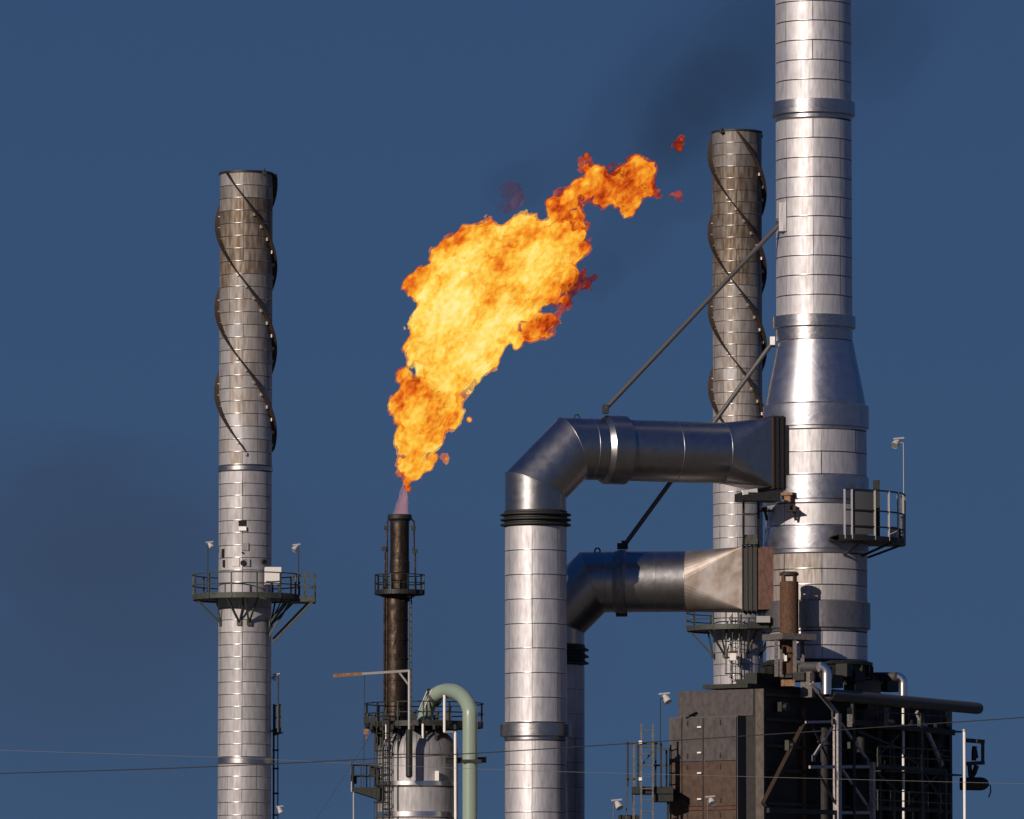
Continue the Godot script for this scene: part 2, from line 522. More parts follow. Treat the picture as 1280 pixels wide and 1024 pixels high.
# ---------------------------------------------------------------- straked stacks
func straked_stack(label: String, cx: float, z: float, rpx: float, top: float, pitch_px: float, left_peak: float, strake_end: float, band: float, sections: Array, sheets: int, seam: float, pick: Callable, rod_x: float) -> Node3D:
	var ax := at(cx, top, z)
	ax.y = 0
	var r := me(rpx, z)
	var o := thing("chimney", label, "chimney", ax, "slim straked chimneys")
	var mb := MB.new()
	var ytop := hy(top, z)
	mb.lathe(Vector3(ax.x, 0, ax.z), [Vector2(r - 0.035, 0.0), Vector2(r - 0.035, ytop - 0.05), Vector2(r - 0.16, ytop - 0.05), Vector2(r - 0.16, ytop - 8.0)], 0, 360, 48)
	part("shell", mb, M.core, o)
	mb = MB.new()
	mb.lathe(Vector3(ax.x, 0, ax.z), [Vector2(r + 0.005, ytop - 0.12), Vector2(r + 0.05, ytop - 0.1), Vector2(r + 0.05, ytop), Vector2(r - 0.17, ytop), Vector2(r - 0.17, ytop - 0.1)], 0, 360, 48)
	part("rim", mb, M.dark_steel, o)
	mb = MB.new()
	mb.lathe(Vector3(ax.x, 0, ax.z), [Vector2(r + 0.004, 0.0), Vector2(r + 0.004, hy(1040, z))], 0, 360, 48)
	part("lower_shell", mb, M.aluminium_cladding_0, o)
	for s in sections:
		clad(o, ax, r, hy(s[1], z), hy(s[0], z), s[2], sheets if s[3] == 0 else s[3], seam, pick)
	ring_part("flange_band", o, ax, [[rpx, band - 3], [rpx + 1.2, band - 2.4], [rpx + 1.2, band + 2.4], [rpx, band + 3]], M.ring_metal)
	# three helical fins, and the clips that hold them
	for j in 3:
		mb = MB.new()
		var clips := MB.new()
		var prev: Array = []
		var w := me(6.3, z)
		var n := int((strake_end - top) / 3.0)
		for i in n + 1:
			var py: float = lerpf(top + 2.0, strake_end, float(i) / n)
			var a: float = deg_to_rad((py - left_peak) / pitch_px * 360.0 - 90.0 + 120.0 * j)
			var d := Vector3(sin(a), 0, cos(a))
			var y := hy(py, z)
			var p := Vector3(ax.x, y, ax.z)
			var rr := r + w * clampf(float(n - i) / 4.0, 0.1, 1.0)
			var cur: Array = [p + d * (r - 0.02) + Vector3(0, 0.02, 0), p + d * rr + Vector3(0, 0.02, 0), p + d * rr - Vector3(0, 0.045, 0), p + d * (r - 0.02) - Vector3(0, 0.045, 0)]
			if prev.size():
				mb.quad(prev[0], prev[1], cur[1], cur[0], Vector3.UP)
				mb.quad(prev[1], prev[2], cur[2], cur[1], d)
				mb.quad(prev[2], prev[3], cur[3], cur[2], Vector3.DOWN)
			prev = cur
			if i % 5 == 2 and i > 12:
				clips.box(p + d * (r + 0.05) - Vector3(0, 0.1, 0), Vector3(0.11, 0.16, 0.11), Basis(Vector3(d.z, 0, -d.x), Vector3.UP, d))
		var fin := part("strake", mb, M.rust_strake, o)
		stuff(part("clip", clips, M.galvanised, fin))
	mb = MB.new()
	var rp := at(rod_x, top, z + r * 0.9)
	mb.tube([rp - Vector3(0, 0.1, 0), rp + Vector3(0, 0.24, 0)], 0.07, 6)
	mb.box(rp + Vector3(0, 0.0, 0), Vector3(0.22, 0.1, 0.2))
	part("rim_lug", mb, M.dark_steel, o)
	return o

func weathered(soot: float, rusted: float) -> Material:
	return M["weathered_%d_%d" % [clampi(roundi(soot * 4.0 + rng.randf_range(-0.35, 0.35)), 0, 4), clampi(roundi(rusted * 2.0 + rng.randf_range(-0.2, 0.2)), 0, 2)]]

func pick_a(a: float, y: float) -> Material:
	var py := (hy(217, 8.0) - y) / me(1, 8.0) + 217.0
	var soot := 0.64 - 0.4 * smoothstep(215.0, 600.0, py)
	var rusted := 1.05 * exp(-pow((py - 290.0) / 34.0, 2.0)) * (1.0 if a > -20 else 0.5) + 0.5 * exp(-pow((py - 330.0) / 70.0, 2.0)) + 0.24
	if py > 590:
		soot = 0.18
		rusted = 0.12
	return weathered(soot, rusted)

func pick_c(a: float, y: float) -> Material:
	var py := (hy(165, -19.0) - y) / me(1, -19.0) + 165.0
	var soot := 0.82 - 0.5 * smoothstep(190.0, 520.0, py)
	var rusted := 1.0 * exp(-pow((py - 255.0) / 45.0, 2.0)) + 0.55 * exp(-pow((py - 340.0) / 80.0, 2.0)) * (1.0 if a < 30 else 0.6) + 0.3
	if py > 555:
		soot = 0.2
		rusted = 0.0
	return weathered(soot, rusted)

# ---------------------------------------------------------------- the flame: a mesh drawn round a field of flame puffs broken up by turbulence
func surface_nets(field: PackedFloat32Array, dim: Vector3i, org: Vector3, cell: float, colour: Callable) -> ArrayMesh:
	var nx := dim.x
	var nxy := dim.x * dim.y
	var verts := PackedVector3Array()
	var cell_ix := {}
	var quads := PackedInt32Array()
	for z in dim.z - 1:
		for y in dim.y - 1:
			var i := z * nxy + y * nx
			for x in dim.x - 1:
				var f0 := field[i]
				var inside := f0 > 0.0
				# edges leaving this corner along the three axes; a sign change makes one quad
				if (field[i + 1] > 0.0) != inside and y > 0 and z > 0:
					quads.append_array(PackedInt32Array([0, i, 1 if inside else 0]))
				if (field[i + nx] > 0.0) != inside and x > 0 and z > 0:
					quads.append_array(PackedInt32Array([1, i, 1 if inside else 0]))
				if (field[i + nxy] > 0.0) != inside and x > 0 and y > 0:
					quads.append_array(PackedInt32Array([2, i, 1 if inside else 0]))
				i += 1
	var ix := PackedInt32Array()
	var corner := [0, 1, nx, nx + 1, nxy, nxy + 1, nxy + nx, nxy + nx + 1]
	for q in quads.size() / 3:
		var axis := quads[q * 3]
		var i := quads[q * 3 + 1]
		var four: Array = [i, i - nx, i - nx - nxy, i - nxy] if axis == 0 else [i, i - nxy, i - nxy - 1, i - 1] if axis == 1 else [i, i - 1, i - 1 - nx, i - nx]
		var vi := []
		for ci in four:
			if not cell_ix.has(ci):
				var s := Vector3.ZERO
				var cnt := 0
				for e in [[0, 1], [2, 3], [4, 5], [6, 7], [0, 2], [1, 3], [4, 6], [5, 7], [0, 4], [1, 5], [2, 6], [3, 7]]:
					var a: float = field[ci + corner[e[0]]]
					var b: float = field[ci + corner[e[1]]]
					if (a > 0.0) != (b > 0.0):
						var t := a / (a - b)
						var pa := Vector3(e[0] & 1, (e[0] >> 1) & 1, (e[0] >> 2) & 1)
						var pb := Vector3(e[1] & 1, (e[1] >> 1) & 1, (e[1] >> 2) & 1)
						s += pa.lerp(pb, t)
						cnt += 1
				s /= maxi(cnt, 1)
				var cz: int = ci / nxy
				var cy: int = (ci - cz * nxy) / nx
				var cx: int = ci - cz * nxy - cy * nx
				cell_ix[ci] = verts.size()
				verts.append(org + (Vector3(cx, cy, cz) + s) * cell)
			vi.append(cell_ix[ci])
		if quads[q * 3 + 2] == 1:
			ix.append_array(PackedInt32Array([vi[0], vi[2], vi[1], vi[0], vi[3], vi[2]]))
		else:
			ix.append_array(PackedInt32Array([vi[0], vi[1], vi[2], vi[0], vi[2], vi[3]]))
	var cols := PackedColorArray()
	cols.resize(verts.size())
	for i in verts.size():
		cols[i] = colour.call(verts[i])
	var nor := PackedVector3Array()
	nor.resize(verts.size())
	for k in ix.size() / 3:
		var a := ix[k * 3]
		var b := ix[k * 3 + 1]
		var c := ix[k * 3 + 2]
		var g := (verts[c] - verts[a]).cross(verts[b] - verts[a])
		nor[a] += g
		nor[b] += g
		nor[c] += g
	for i in nor.size():
		nor[i] = nor[i].normalized()
	var arr := []
	arr.resize(Mesh.ARRAY_MAX)
	arr[Mesh.ARRAY_VERTEX] = verts
	arr[Mesh.ARRAY_NORMAL] = nor
	arr[Mesh.ARRAY_COLOR] = cols
	arr[Mesh.ARRAY_INDEX] = ix
	var m := ArrayMesh.new()
	if ix.size():
		m.add_surface_from_arrays(Mesh.PRIMITIVE_TRIANGLES, arr)
	return m

func fnoise(seed_: int, freq: float, octaves: int, kind: int, gain := 0.5) -> FastNoiseLite:
	var f := FastNoiseLite.new()
	f.noise_type = FastNoiseLite.TYPE_SIMPLEX_SMOOTH if kind != 2 else FastNoiseLite.TYPE_SIMPLEX
	f.seed = seed_
	f.frequency = freq
	f.fractal_octaves = octaves
	f.fractal_gain = gain
	f.fractal_type = FastNoiseLite.FRACTAL_RIDGED if kind == 1 else FastNoiseLite.FRACTAL_FBM
	return f

var flame_blobs := []        # [centre, radius, roughness of its edge, heat]
var puff_noise: FastNoiseLite
var wisp_noise: FastNoiseLite
var heat_noise: FastNoiseLite
var heat_fine: FastNoiseLite

func flame_field(org: Vector3, dim: Vector3i, cell: float, shift: float, puff: float, wisp: float) -> PackedFloat32Array:
	var f := PackedFloat32Array()
	f.resize(dim.x * dim.y * dim.z)
	f.fill(-9.0)
	for b in flame_blobs:
		var c: Vector3 = (b[0] - org) / cell
		var r: float = b[1] / cell
		var rough: float = b[2] / cell
		var m := r + rough * 1.2 + 2.0
		for z in range(maxi(0, int(c.z - m)), mini(dim.z, int(c.z + m) + 1)):
			for y in range(maxi(0, int(c.y - m)), mini(dim.y, int(c.y + m) + 1)):
				var yz := (y - c.y) * (y - c.y) + (z - c.z) * (z - c.z)
				var i := (z * dim.y + y) * dim.x
				for x in range(maxi(0, int(c.x - m)), mini(dim.x, int(c.x + m) + 1)):
					var d := (r - sqrt((x - c.x) * (x - c.x) + yz)) / rough
					if d > f[i + x]:
						f[i + x] = d
	for z in dim.z:
		for y in dim.y:
			var i := (z * dim.y + y) * dim.x
			for x in dim.x:
				var d := f[i + x]
				if d > -1.2 and d < 1.9:
					var px := org.x + x * cell
					var py := org.y + y * cell
					var pz := org.z + z * cell
					# billows (rounded lobes with creases between them) and ragged wisps
					f[i + x] = d - puff * puff_noise.get_noise_3d(px - 0.35 * py, py, pz) + wisp * wisp_noise.get_noise_3d(px - 0.55 * py, py * 0.6, pz) + shift
	for y in dim.y:
		for x in dim.x:
			f[y * dim.x + x] = -1.0
			f[((dim.z - 1) * dim.y + y) * dim.x + x] = -1.0
	return f

func flame_heat(p: Vector3) -> float:
	var h := 0.0
	var w := 0.0
	for b in flame_blobs:
		var k: float = exp(-2.2 * maxf(0.0, p.distance_squared_to(b[0]) / (b[1] * b[1]) - 0.6))
		h += b[3] * k
		w += k
	h = h / maxf(w, 1e-6)
	var q := Vector3(p.x - 0.35 * p.y, p.y * 0.85, p.z)
	return h + 0.06 - 0.27 * puff_noise.get_noise_3d(p.x - 0.35 * p.y, p.y, p.z) + 0.52 * heat_noise.get_noise_3dv(q) + 0.34 * heat_fine.get_noise_3dv(q)

const HEAT := [[-0.2, 0.10, 0.008, 0.004], [0.0, 0.26, 0.018, 0.004], [0.18, 0.60, 0.070, 0.010], [0.38, 0.92, 0.19, 0.016], [0.55, 1.0, 0.37, 0.025], [0.74, 1.0, 0.58, 0.055], [0.94, 1.0, 0.77, 0.12], [1.3, 1.0, 0.93, 0.40]]

func heat_colour(h: float) -> Color:
	for i in HEAT.size() - 1:
		if h <= HEAT[i + 1][0]:
			var t: float = clampf((h - HEAT[i][0]) / (HEAT[i + 1][0] - HEAT[i][0]), 0.0, 1.0)
			return Color(lerpf(HEAT[i][1], HEAT[i + 1][1], t), lerpf(HEAT[i][2], HEAT[i + 1][2], t), lerpf(HEAT[i][3], HEAT[i + 1][3], t))
	return Color(HEAT[-1][1], HEAT[-1][2], HEAT[-1][3])

func build_flame(z: float) -> void:
	puff_noise = fnoise(7, 0.5, 4, 1, 0.55)
	wisp_noise = fnoise(19, 0.85, 5, 0, 0.58)
	heat_noise = fnoise(3, 0.36, 3, 0)
	heat_fine = fnoise(4, 2.3, 3, 0, 0.6)
	# bearings, radius, raggedness, heat, depth
	var list := [
		[507, 601, 6, 6, 0.5, 0], [515, 588, 13, 8, 0.62, 0], [504, 580, 10, 9, 0.5, 0.3], [530, 580, 11, 9, 0.55, -0.3], [540, 572, 8, 9, 0.5, 0.2], [520, 566, 22, 11, 0.74, 0], [514, 545, 25, 11, 0.78, 0.2], [534, 545, 25, 11, 0.84, -0.2],
		[508, 522, 22, 12, 0.54, 0.9], [503, 500, 14, 11, 0.42, 0.9], [530, 518, 40, 13, 0.58, 0], [550, 512, 34, 12, 0.84, -0.3], [522, 495, 28, 12, 0.5, 0.9], [540, 500, 22, 12, 0.55, 1.2], [548, 488, 38, 13, 0.9, -0.3], [505, 472, 13, 10, 0.6, 0.4],
		[555, 465, 42, 13, 0.95, 0], [577, 462, 30, 12, 0.95, 0.4], [528, 438, 26, 13, 0.86, 0.6], [560, 432, 50, 14, 0.98, 0], [592, 435, 40, 13, 0.98, 0.3], [608, 432, 26, 12, 0.75, 0.5],
		[540, 408, 36, 14, 0.96, 0.4], [578, 395, 58, 15, 1.0, 0], [612, 398, 44, 14, 0.95, 0.3], [556, 370, 44, 14, 0.9, -0.3], [600, 355, 64, 15, 0.9, 0], [572, 333, 40, 14, 0.82, 0.5], [548, 350, 24, 13, 0.66, 0.2],
		[640, 345, 60, 15, 0.88, 0], [670, 325, 54, 15, 0.78, 0], [690, 345, 36, 14, 0.78, 0.3], [614, 308, 38, 15, 0.74, 0.2], [582, 306, 26, 14, 0.68, 0.3], [655, 298, 36, 14, 0.72, -0.2], [702, 303, 36, 14, 0.66, 0.2], [714, 282, 24, 13, 0.58, 0], [728, 310, 10, 9, 0.55, 0],
		[650, 380, 30, 14, 0.8, 0.2], [628, 418, 20, 12, 0.66, 0.3], [662, 412, 15, 12, 0.46, 0], [645, 424, 13, 11, 0.5, 0.2], [678, 405, 15, 11, 0.42, 0], [688, 401, 10, 9, 0.4, 0.1], [668, 416, 12, 10, 0.42, 0],
		[520, 357, 15, 9, 0.2, 0], [532, 343, 14, 9, 0.34, 0.2], [534, 370, 12, 9, 0.3, -0.2],
		[702, 262, 17, 13, 0.46, 0], [712, 248, 17, 13, 0.42, 0.3], [690, 252, 9, 10, 0.4, 0.2], [728, 238, 18, 13, 0.34, 0], [742, 226, 18, 14, 0.33, 0.2], [733, 210, 11, 11, 0.32, 0], [752, 242, 17, 13, 0.32, -0.2], [768, 236, 24, 14, 0.27, 0], [786, 222, 27, 14, 0.3, 0.2], [802, 228, 20, 13, 0.25, 0], [782, 250, 18, 13, 0.22, 0.2], [790, 202, 13, 12, 0.27, 0], [806, 212, 12, 11, 0.23, 0], [816, 242, 9, 10, 0.22, 0],
		[734, 196, 6, 8, 0.28, 0],
		[849, 184, 4.5, 7, 0.16, 0], [852, 174, 3.0, 6, 0.12, 0.1],
		[586, 524, 3.6, 5, 0.3, 0.2], [556, 573, 5, 6, 0.35, 0], [576, 545, 3, 4, 0.3, 0], [510, 611, 4, 5, 0.36, 0.1],
		[714, 345, 14, 12, 0.2, 0.5], [690, 376, 12, 12, 0.42, 0.2], [706, 374, 9, 11, 0.38, 0.2]]
	for b in list:
		flame_blobs.append([at(b[0], b[1], z + b[5]), me(b[2] - (5.0 if b[2] > 29 else 2.5 if b[2] > 18 else 0.0), z), me(b[3], z), b[4] + (0.13 if b[0] > 725 and b[1] < 255 and b[0] < 830 else 0.09 if b[1] > 480 else 0.0)])
	var lo := at(465, 630, z)
	var hi := at(880, 145, z)
	var depth := me(165, z)
	var org := Vector3(lo.x, lo.y, z - depth * 0.5)
	var dim_of := func(c: float) -> Vector3i: return Vector3i(int((hi.x - lo.x) / c), int((hi.y - lo.y) / c), int(depth / c))
	var o := thing("flare_flame", "ragged yellow and orange flame streaming from the flare tip", "flame", at(502, 640, z))
	var core := StandardMaterial3D.new()
	core.resource_name = "flame_core"
	core.shading_mode = BaseMaterial3D.SHADING_MODE_UNSHADED
	core.vertex_color_use_as_albedo = true
	var cell := 0.088
	var f := flame_field(org, dim_of.call(cell), cell, -0.1, 0.52, 1.0)
	var m := MeshInstance3D.new()
	m.name = "fire_body"
	m.mesh = surface_nets(f, dim_of.call(cell), org - o.position, cell, func(p): return heat_colour(flame_heat(p + o.position)))
	m.material_override = core
	o.add_child(m, true)
	# the same fire thinning out: a half-transparent skin of slightly cooler gas over the body
	for q in [[0.22, 0.3]]:
		var skin := core.duplicate()
		skin.resource_name = "flame_skin"
		skin.transparency = BaseMaterial3D.TRANSPARENCY_ALPHA
		var fs := f.duplicate()
		for i in fs.size():
			if fs[i] > -3.0 and fs[i] != -1.0:
				fs[i] += q[0]
		var ms := MeshInstance3D.new()
		ms.name = "fire_skin"
		var al: float = q[1]
		var off: float = 0.32
		ms.mesh = surface_nets(fs, dim_of.call(cell), org - o.position, cell, func(p):
			var c := heat_colour(flame_heat(p + o.position) - off)
			c.a = al
			return c)
		ms.material_override = skin
		stuff(ms)
		o.add_child(ms, true)
	# cooler, half-transparent fire: ragged wisps that tear off the body, and the dark red pockets where it burns out
	var fringe := core.duplicate()
	fringe.resource_name = "flame_fringe"
	fringe.transparency = BaseMaterial3D.TRANSPARENCY_ALPHA
	flame_blobs.clear()
	var torn := [[640, 243, 18, 18, -0.1, 0], [628, 256, 12, 14, -0.1, 0.2], [728, 352, 18, 15, -0.06, 0.3], [738, 348, 10, 12, -0.16, 0.2], [712, 362, 14, 14, 0.08, 0.7], [700, 378, 12, 14, 0.3, 0.3], [690, 398, 10, 13, 0.3, 0.2], [700, 240, 14, 16, 0.25, 0.2], [732, 203, 12, 14, 0.22, 0], [814, 238, 12, 14, 0.12, 0], [850, 182, 10, 12, 0.1, 0], [846, 246, 7.5, 11, 0.06, 0], [504, 595, 10, 11, 0.3, 0.2], [556, 574, 8, 10, 0.35, 0]]
	for b in torn:
		flame_blobs.append([at(b[0], b[1], z + b[5]), me(b[2], z), me(b[3], z), b[4]])
	puff_noise.seed = 8
	wisp_noise.seed = 29
	var cell2 := 0.11
	var faint := at(637, 247, z)
	var f2 := flame_field(org, dim_of.call(cell2), cell2, -0.35, 0.3, 1.5)
	var m2 := MeshInstance3D.new()
	m2.name = "torn_wisps"
	m2.mesh = surface_nets(f2, dim_of.call(cell2), org - o.position, cell2, func(p):
		var h := flame_heat(p + o.position)
		var c := heat_colour(h)
		var w: Vector3 = p + o.position
		c.a = 0.13 if w.distance_to(faint) < 2.6 else lerpf(0.52, 0.22, clampf(h / 0.3, 0.0, 1.0))
		return c)
	stuff(m2)
	m2.material_override = fringe
	o.add_child(m2, true)
	# the faint pink jet of gas between tip and flame
	var jet := StandardMaterial3D.new()
	jet.resource_name = "flame_jet"
	jet.shading_mode = BaseMaterial3D.SHADING_MODE_UNSHADED
	jet.transparency = BaseMaterial3D.TRANSPARENCY_ALPHA
	jet.albedo_color = Color(0.66, 0.48, 0.5, 0.2)
	var mb := MB.new()
	for q in [[10.4, 3.0, 606.0, 71], [8.0, 2.0, 612.0, 72], [5.5, 1.2, 620.0, 73]]:
		var nz := fnoise(q[3], 2.2, 3, 0, 0.6)
		var prev := []
		mb = MB.new()
		for i in 13:
			var t := i / 12.0
			var c := at(lerpf(500.5, 506.5, t), lerpf(644.0, q[2], t), z)
			var ring := []
			for k in 20:
				var d := Vector3(sin(TAU * k / 20), 0, cos(TAU * k / 20))
				var rr := me(lerpf(q[0], q[1], pow(t, 0.8)), z)
				ring.append(c + d * rr * (1.0 + 1.1 * t * nz.get_noise_3dv(c + d * 0.6)) + Vector3(0, 0.5 * t * nz.get_noise_3dv(c * 1.3 - d), 0))
			if prev.size():
				mb.loft(prev, ring)
			prev = ring
		part("gas_jet", mb, jet, o)
	# the light of the fire, just in front of its glowing face
	var l := OmniLight3D.new()
	l.name = "flame_light"
	l.light_color = Color(1.0, 0.66, 0.28)
	l.light_energy = 14.0
	l.light_size = 1.0
	l.omni_range = 400.0
	l.omni_attenuation = 2.0
	l.shadow_enabled = true
	l.position = at(590, 400, z + 5.5) - o.position
	o.add_child(l)

# ---------------------------------------------------------------- ducts
func duct(label: String, cx: float, z: float, rpx: float, m1y: float, sections: Array, bellow_y: Array, collar_x: Array, trans_x: float, frame_x: Array, frame_y: Array, frame_w: float, ring: Array, seam: float, bracket_mat: Material) -> Node3D:
	var ax := at(cx, m1y, z)
	var r := me(rpx, z)
	var o := thing("exhaust_duct", label, "duct", Vector3(ax.x, 0, ax.z), "round ducts into the main stack")
	var target := at(1020, m1y, 0.0)
	var dh := Vector3(target.x - ax.x, 0, target.z - ax.z).normalized()
	var up := Vector3.UP
	var ybel0 := hy(bellow_y[1], z)
	var ybel1 := hy(bellow_y[0], z)
	# riser
	var mb := MB.new()
	mb.lathe(Vector3(ax.x, 0, ax.z), [Vector2(r - 0.04, 0.0), Vector2(r - 0.04, ybel0)], 0, 360, 48)
	part("riser_shell", mb, M.core, o)
	mb = MB.new()
	mb.lathe(Vector3(ax.x, 0, ax.z), [Vector2(r + 0.005, 0.0), Vector2(r + 0.005, hy(1040, z))], 0, 360, 48)
	part("lower_riser", mb, M.aluminium_cladding_0, o)
	for s in sections:
		clad(o, ax, r, hy(s[1], z), hy(s[0], z), s[2], 7, seam, plain_pick)
	if ring.size():
		ring_part("flange_ring", o, ax, [[rpx, ring[0] - 1], [rpx + 6, ring[0]], [rpx + 6, ring[1]], [rpx + 1, ring[1] + 0.5], [rpx + 1, ring[1] + 5], [rpx - 1, ring[1] + 5]], M.ring_metal)
	# bellows: dark folds
	var prof := [Vector2(r - 0.1, ybel0)]
	var h := ybel1 - ybel0
	for k in 3:
		var y := ybel0 + h * k / 3.0
		prof.append_array([Vector2(r + 0.05, y), Vector2(r + 0.24, y + 0.02), Vector2(r + 0.24, y + 0.09), Vector2(r + 0.05, y + h / 3.0 * 0.55), Vector2(r + 0.03, y + h / 3.0 * 0.8)])
	prof.append(Vector2(r + 0.02, ybel1))
	mb = MB.new()
	mb.lathe(Vector3(ax.x, 0, ax.z), prof, 0, 360, 64)
	part("expansion_joint", mb, M.black_rubber, o)
	# mitred elbow
	var p0 := Vector3(ax.x, ybel1, ax.z)
	var p1 := Vector3(ax.x, ax.y, ax.z)
	var leg := me(68.0, z)
	var diag := (up + dh).normalized()
	var p2 := p1 + diag * leg
	var n1 := (up + diag).normalized()
	var n2 := (dh + diag).normalized()
	mb = MB.new()
	mb.mitre(p0, up, p1, n1, r, 56)
	part("elbow_section", mb, M.duct_metal, o)
	mb = MB.new()
	mb.mitre(p1, n1, p2, n2, r, 56)
	part("elbow_section", mb, M.duct_metal, o)
	# horizontal run
	var xx := func(px: float) -> Vector3: return p2 + dh * ((at(px, m1y, z).x - p2.x) / dh.x)
	var side := dh.cross(up)
	var pc0: Vector3 = xx.call(collar_x[0])
	var pc1: Vector3 = xx.call(collar_x[1])
	var pt: Vector3 = xx.call(trans_x)
	var pf: Vector3 = xx.call(frame_x[0])
	mb = MB.new()
	mb.mitre(p2, n2, pc0, dh, r, 56)
	part("horizontal_run", mb, M.duct_metal, o)
	mb = MB.new()
	mb.mitre(pc1, dh, pt, dh, r, 56)
	part("horizontal_run", mb, M.duct_metal, o)
	var cring := func(rr: float, p: Vector3) -> Array:
		var out := []
		for k in 48:
			out.append(p + (up * cos(TAU * k / 48) + side * sin(TAU * k / 48)) * rr)
		return out
	mb = MB.new()
	var band := 0.2 if z > 2 else 0.09
	var ra: Array = cring.call(r + 0.02, pc0 - dh * 0.25)
	var rb: Array = cring.call(r + band, pc0)
	var rc: Array = cring.call(r + band, pc1 - dh * 0.1)
	var rd: Array = cring.call(r + 0.0, pc1)
	mb.loft(ra, rb).loft(rb, rc).loft(rc, rd)
	part("collar", mb, bracket_mat, o)
	# round-to-square transition
	var yt := hy(frame_y[0], pf.z)
	var yb := hy(frame_y[1], pf.z)
	mb = MB.new()
	var corners := [Vector3(pf.x, yt, pf.z) + side * frame_w * 0.5, Vector3(pf.x, yb, pf.z) + side * frame_w * 0.5, Vector3(pf.x, yb, pf.z) - side * frame_w * 0.5, Vector3(pf.x, yt, pf.z) - side * frame_w * 0.5]
	var round_end: Array = cring.call(r, pt)
	var mid := (pt + pf) * 0.5
	for q in 4:
		var co: Vector3 = corners[q]
		for k in 12:
			var a: Vector3 = round_end[q * 12 + k]
			var b: Vector3 = round_end[(q * 12 + k + 1) % 48]
			mb.quad(a, b, co, co, (a + b) * 0.5 - mid)
		var b2: Vector3 = round_end[(q * 12 + 12) % 48]
		mb.quad(b2, corners[(q + 1) % 4], co, co, b2 - mid)
	part("transition", mb, M.duct_metal if z > 2 else M.stained_plate, o)
	# framed expansion joint: upright flange plates with dark bellows between
	var pe: Vector3 = xx.call(frame_x[1])
	var nfr := 4
	for k in nfr:
		var a: Vector3 = pf.lerp(pe, float(k) / (nfr - 1))
		mb = MB.new()
		mb.box(Vector3(a.x, (yt + yb) * 0.5, a.z), Vector3(0.07, yt - yb + 0.22, frame_w + 0.22), Basis(dh, up, -side))
		part("flange_plate", mb, M.dark_steel if k else M.rust_strake, o)
	mb = MB.new()
	var cfr := (pf + pe) * 0.5
	mb.box(Vector3(cfr.x, (yt + yb) * 0.5, cfr.z), Vector3(pf.distance_to(pe), yt - yb + 0.1, frame_w + 0.1), Basis(dh, up, -side))
	part("bellows", mb, M.black_rubber, o)
	# box nozzle into the stack
	var ps := Vector3(target.x, 0, target.z)
	var inner := ps - dh * me(50, 0)
	mb = MB.new()
	var cn := (Vector3(pe.x, 0, pe.z) + Vector3(inner.x, 0, inner.z)) * 0.5
	mb.box(Vector3(cn.x, (yt + yb) * 0.5, cn.z), Vector3(Vector2(pe.x - inner.x, pe.z - inner.z).length(), yt - yb, frame_w), Basis(dh, up, -side))
	part("nozzle", mb, M.grey_steel if z > 2 else M.nozzle_red, o)
	# raised seams where the pieces of the elbow meet, and laps along the run
	for q in [[p1, n1], [p2, n2], [pt, dh], [pc1.lerp(pt, 0.5), dh], [p2.lerp(pc0, 0.55), dh]]:
		var ringp := []
		var cut: Vector3 = q[1]
		var axis: Vector3 = diag if q[0] == p1 else dh
		var sx := axis.cross(Vector3(0, 0, 1)).normalized()
		var sy := axis.cross(sx)
		for k in 49:
			var a := TAU * k / 48
			var e: Vector3 = q[0] + (sx * cos(a) + sy * sin(a)) * (r + 0.004)
			ringp.append(e + axis * ((q[0] - e).dot(cut) / axis.dot(cut)))
		mb = MB.new()
		mb.tube(ringp, 0.022, 6, false)
		part("seam", mb, M.ring_metal, o)
	# lifting lug on the elbow, and the bracket that the brace rod holds
	mb = MB.new()
	var lug := p2 + (up + diag).normalized() * (r + 0.02) - dh * me(8, z)
	lug = Vector3(lug.x, p2.y + r, lug.z)
	mb.tube([lug + Vector3(-0.16, 0, 0), lug + Vector3(-0.1, 0.17, 0), lug + Vector3(0.05, 0.2, 0), lug + Vector3(0.13, 0.08, 0), lug + Vector3(0.13, -0.05, 0)], 0.05, 6)
	part("lifting_lug", mb, M.dark_steel, o)
	return o

func build_ducts() -> void:
	var o := duct("front exhaust duct of smooth silver metal, its riser ending in a banded foot", 669.7, 5.3, 38.6, 607.5,
		[[659, 904, 8], [927, 1046, 4]], [639, 658], [757, 783], 905, [957, 975], [525, 611], 3.0, [906, 921], -7.0, M.duct_metal)
	var mb := MB.new()
	var p := at(757, 515, 4.2)
	mb.box(p + Vector3(0, 0.06, 0), Vector3(0.3, 0.28, 0.5))
	part("rod_bracket", mb, M.dark_steel, o)
	o = duct("rear exhaust duct, lower and half hidden behind the front riser, with a rust stained end", 692.5, -1.3, 38.0, 776,
		[[832, 1046, 7]], [806, 831], [774, 784], 857, [930, 947], [686, 764], 3.0, [], -7.0, M.ring_metal_dull)
	mb = MB.new()
	p = at(778, 683, -1.3)
	mb.box(p, Vector3(0.55, 0.3, 0.7))
	part("rod_bracket", mb, M.dark_steel, o)
	mb = MB.new()
	mb.box(at(777, 768, -1.3), Vector3(0.6, 0.22, 0.8))
	part("rod_bracket", mb, M.dark_steel, o)

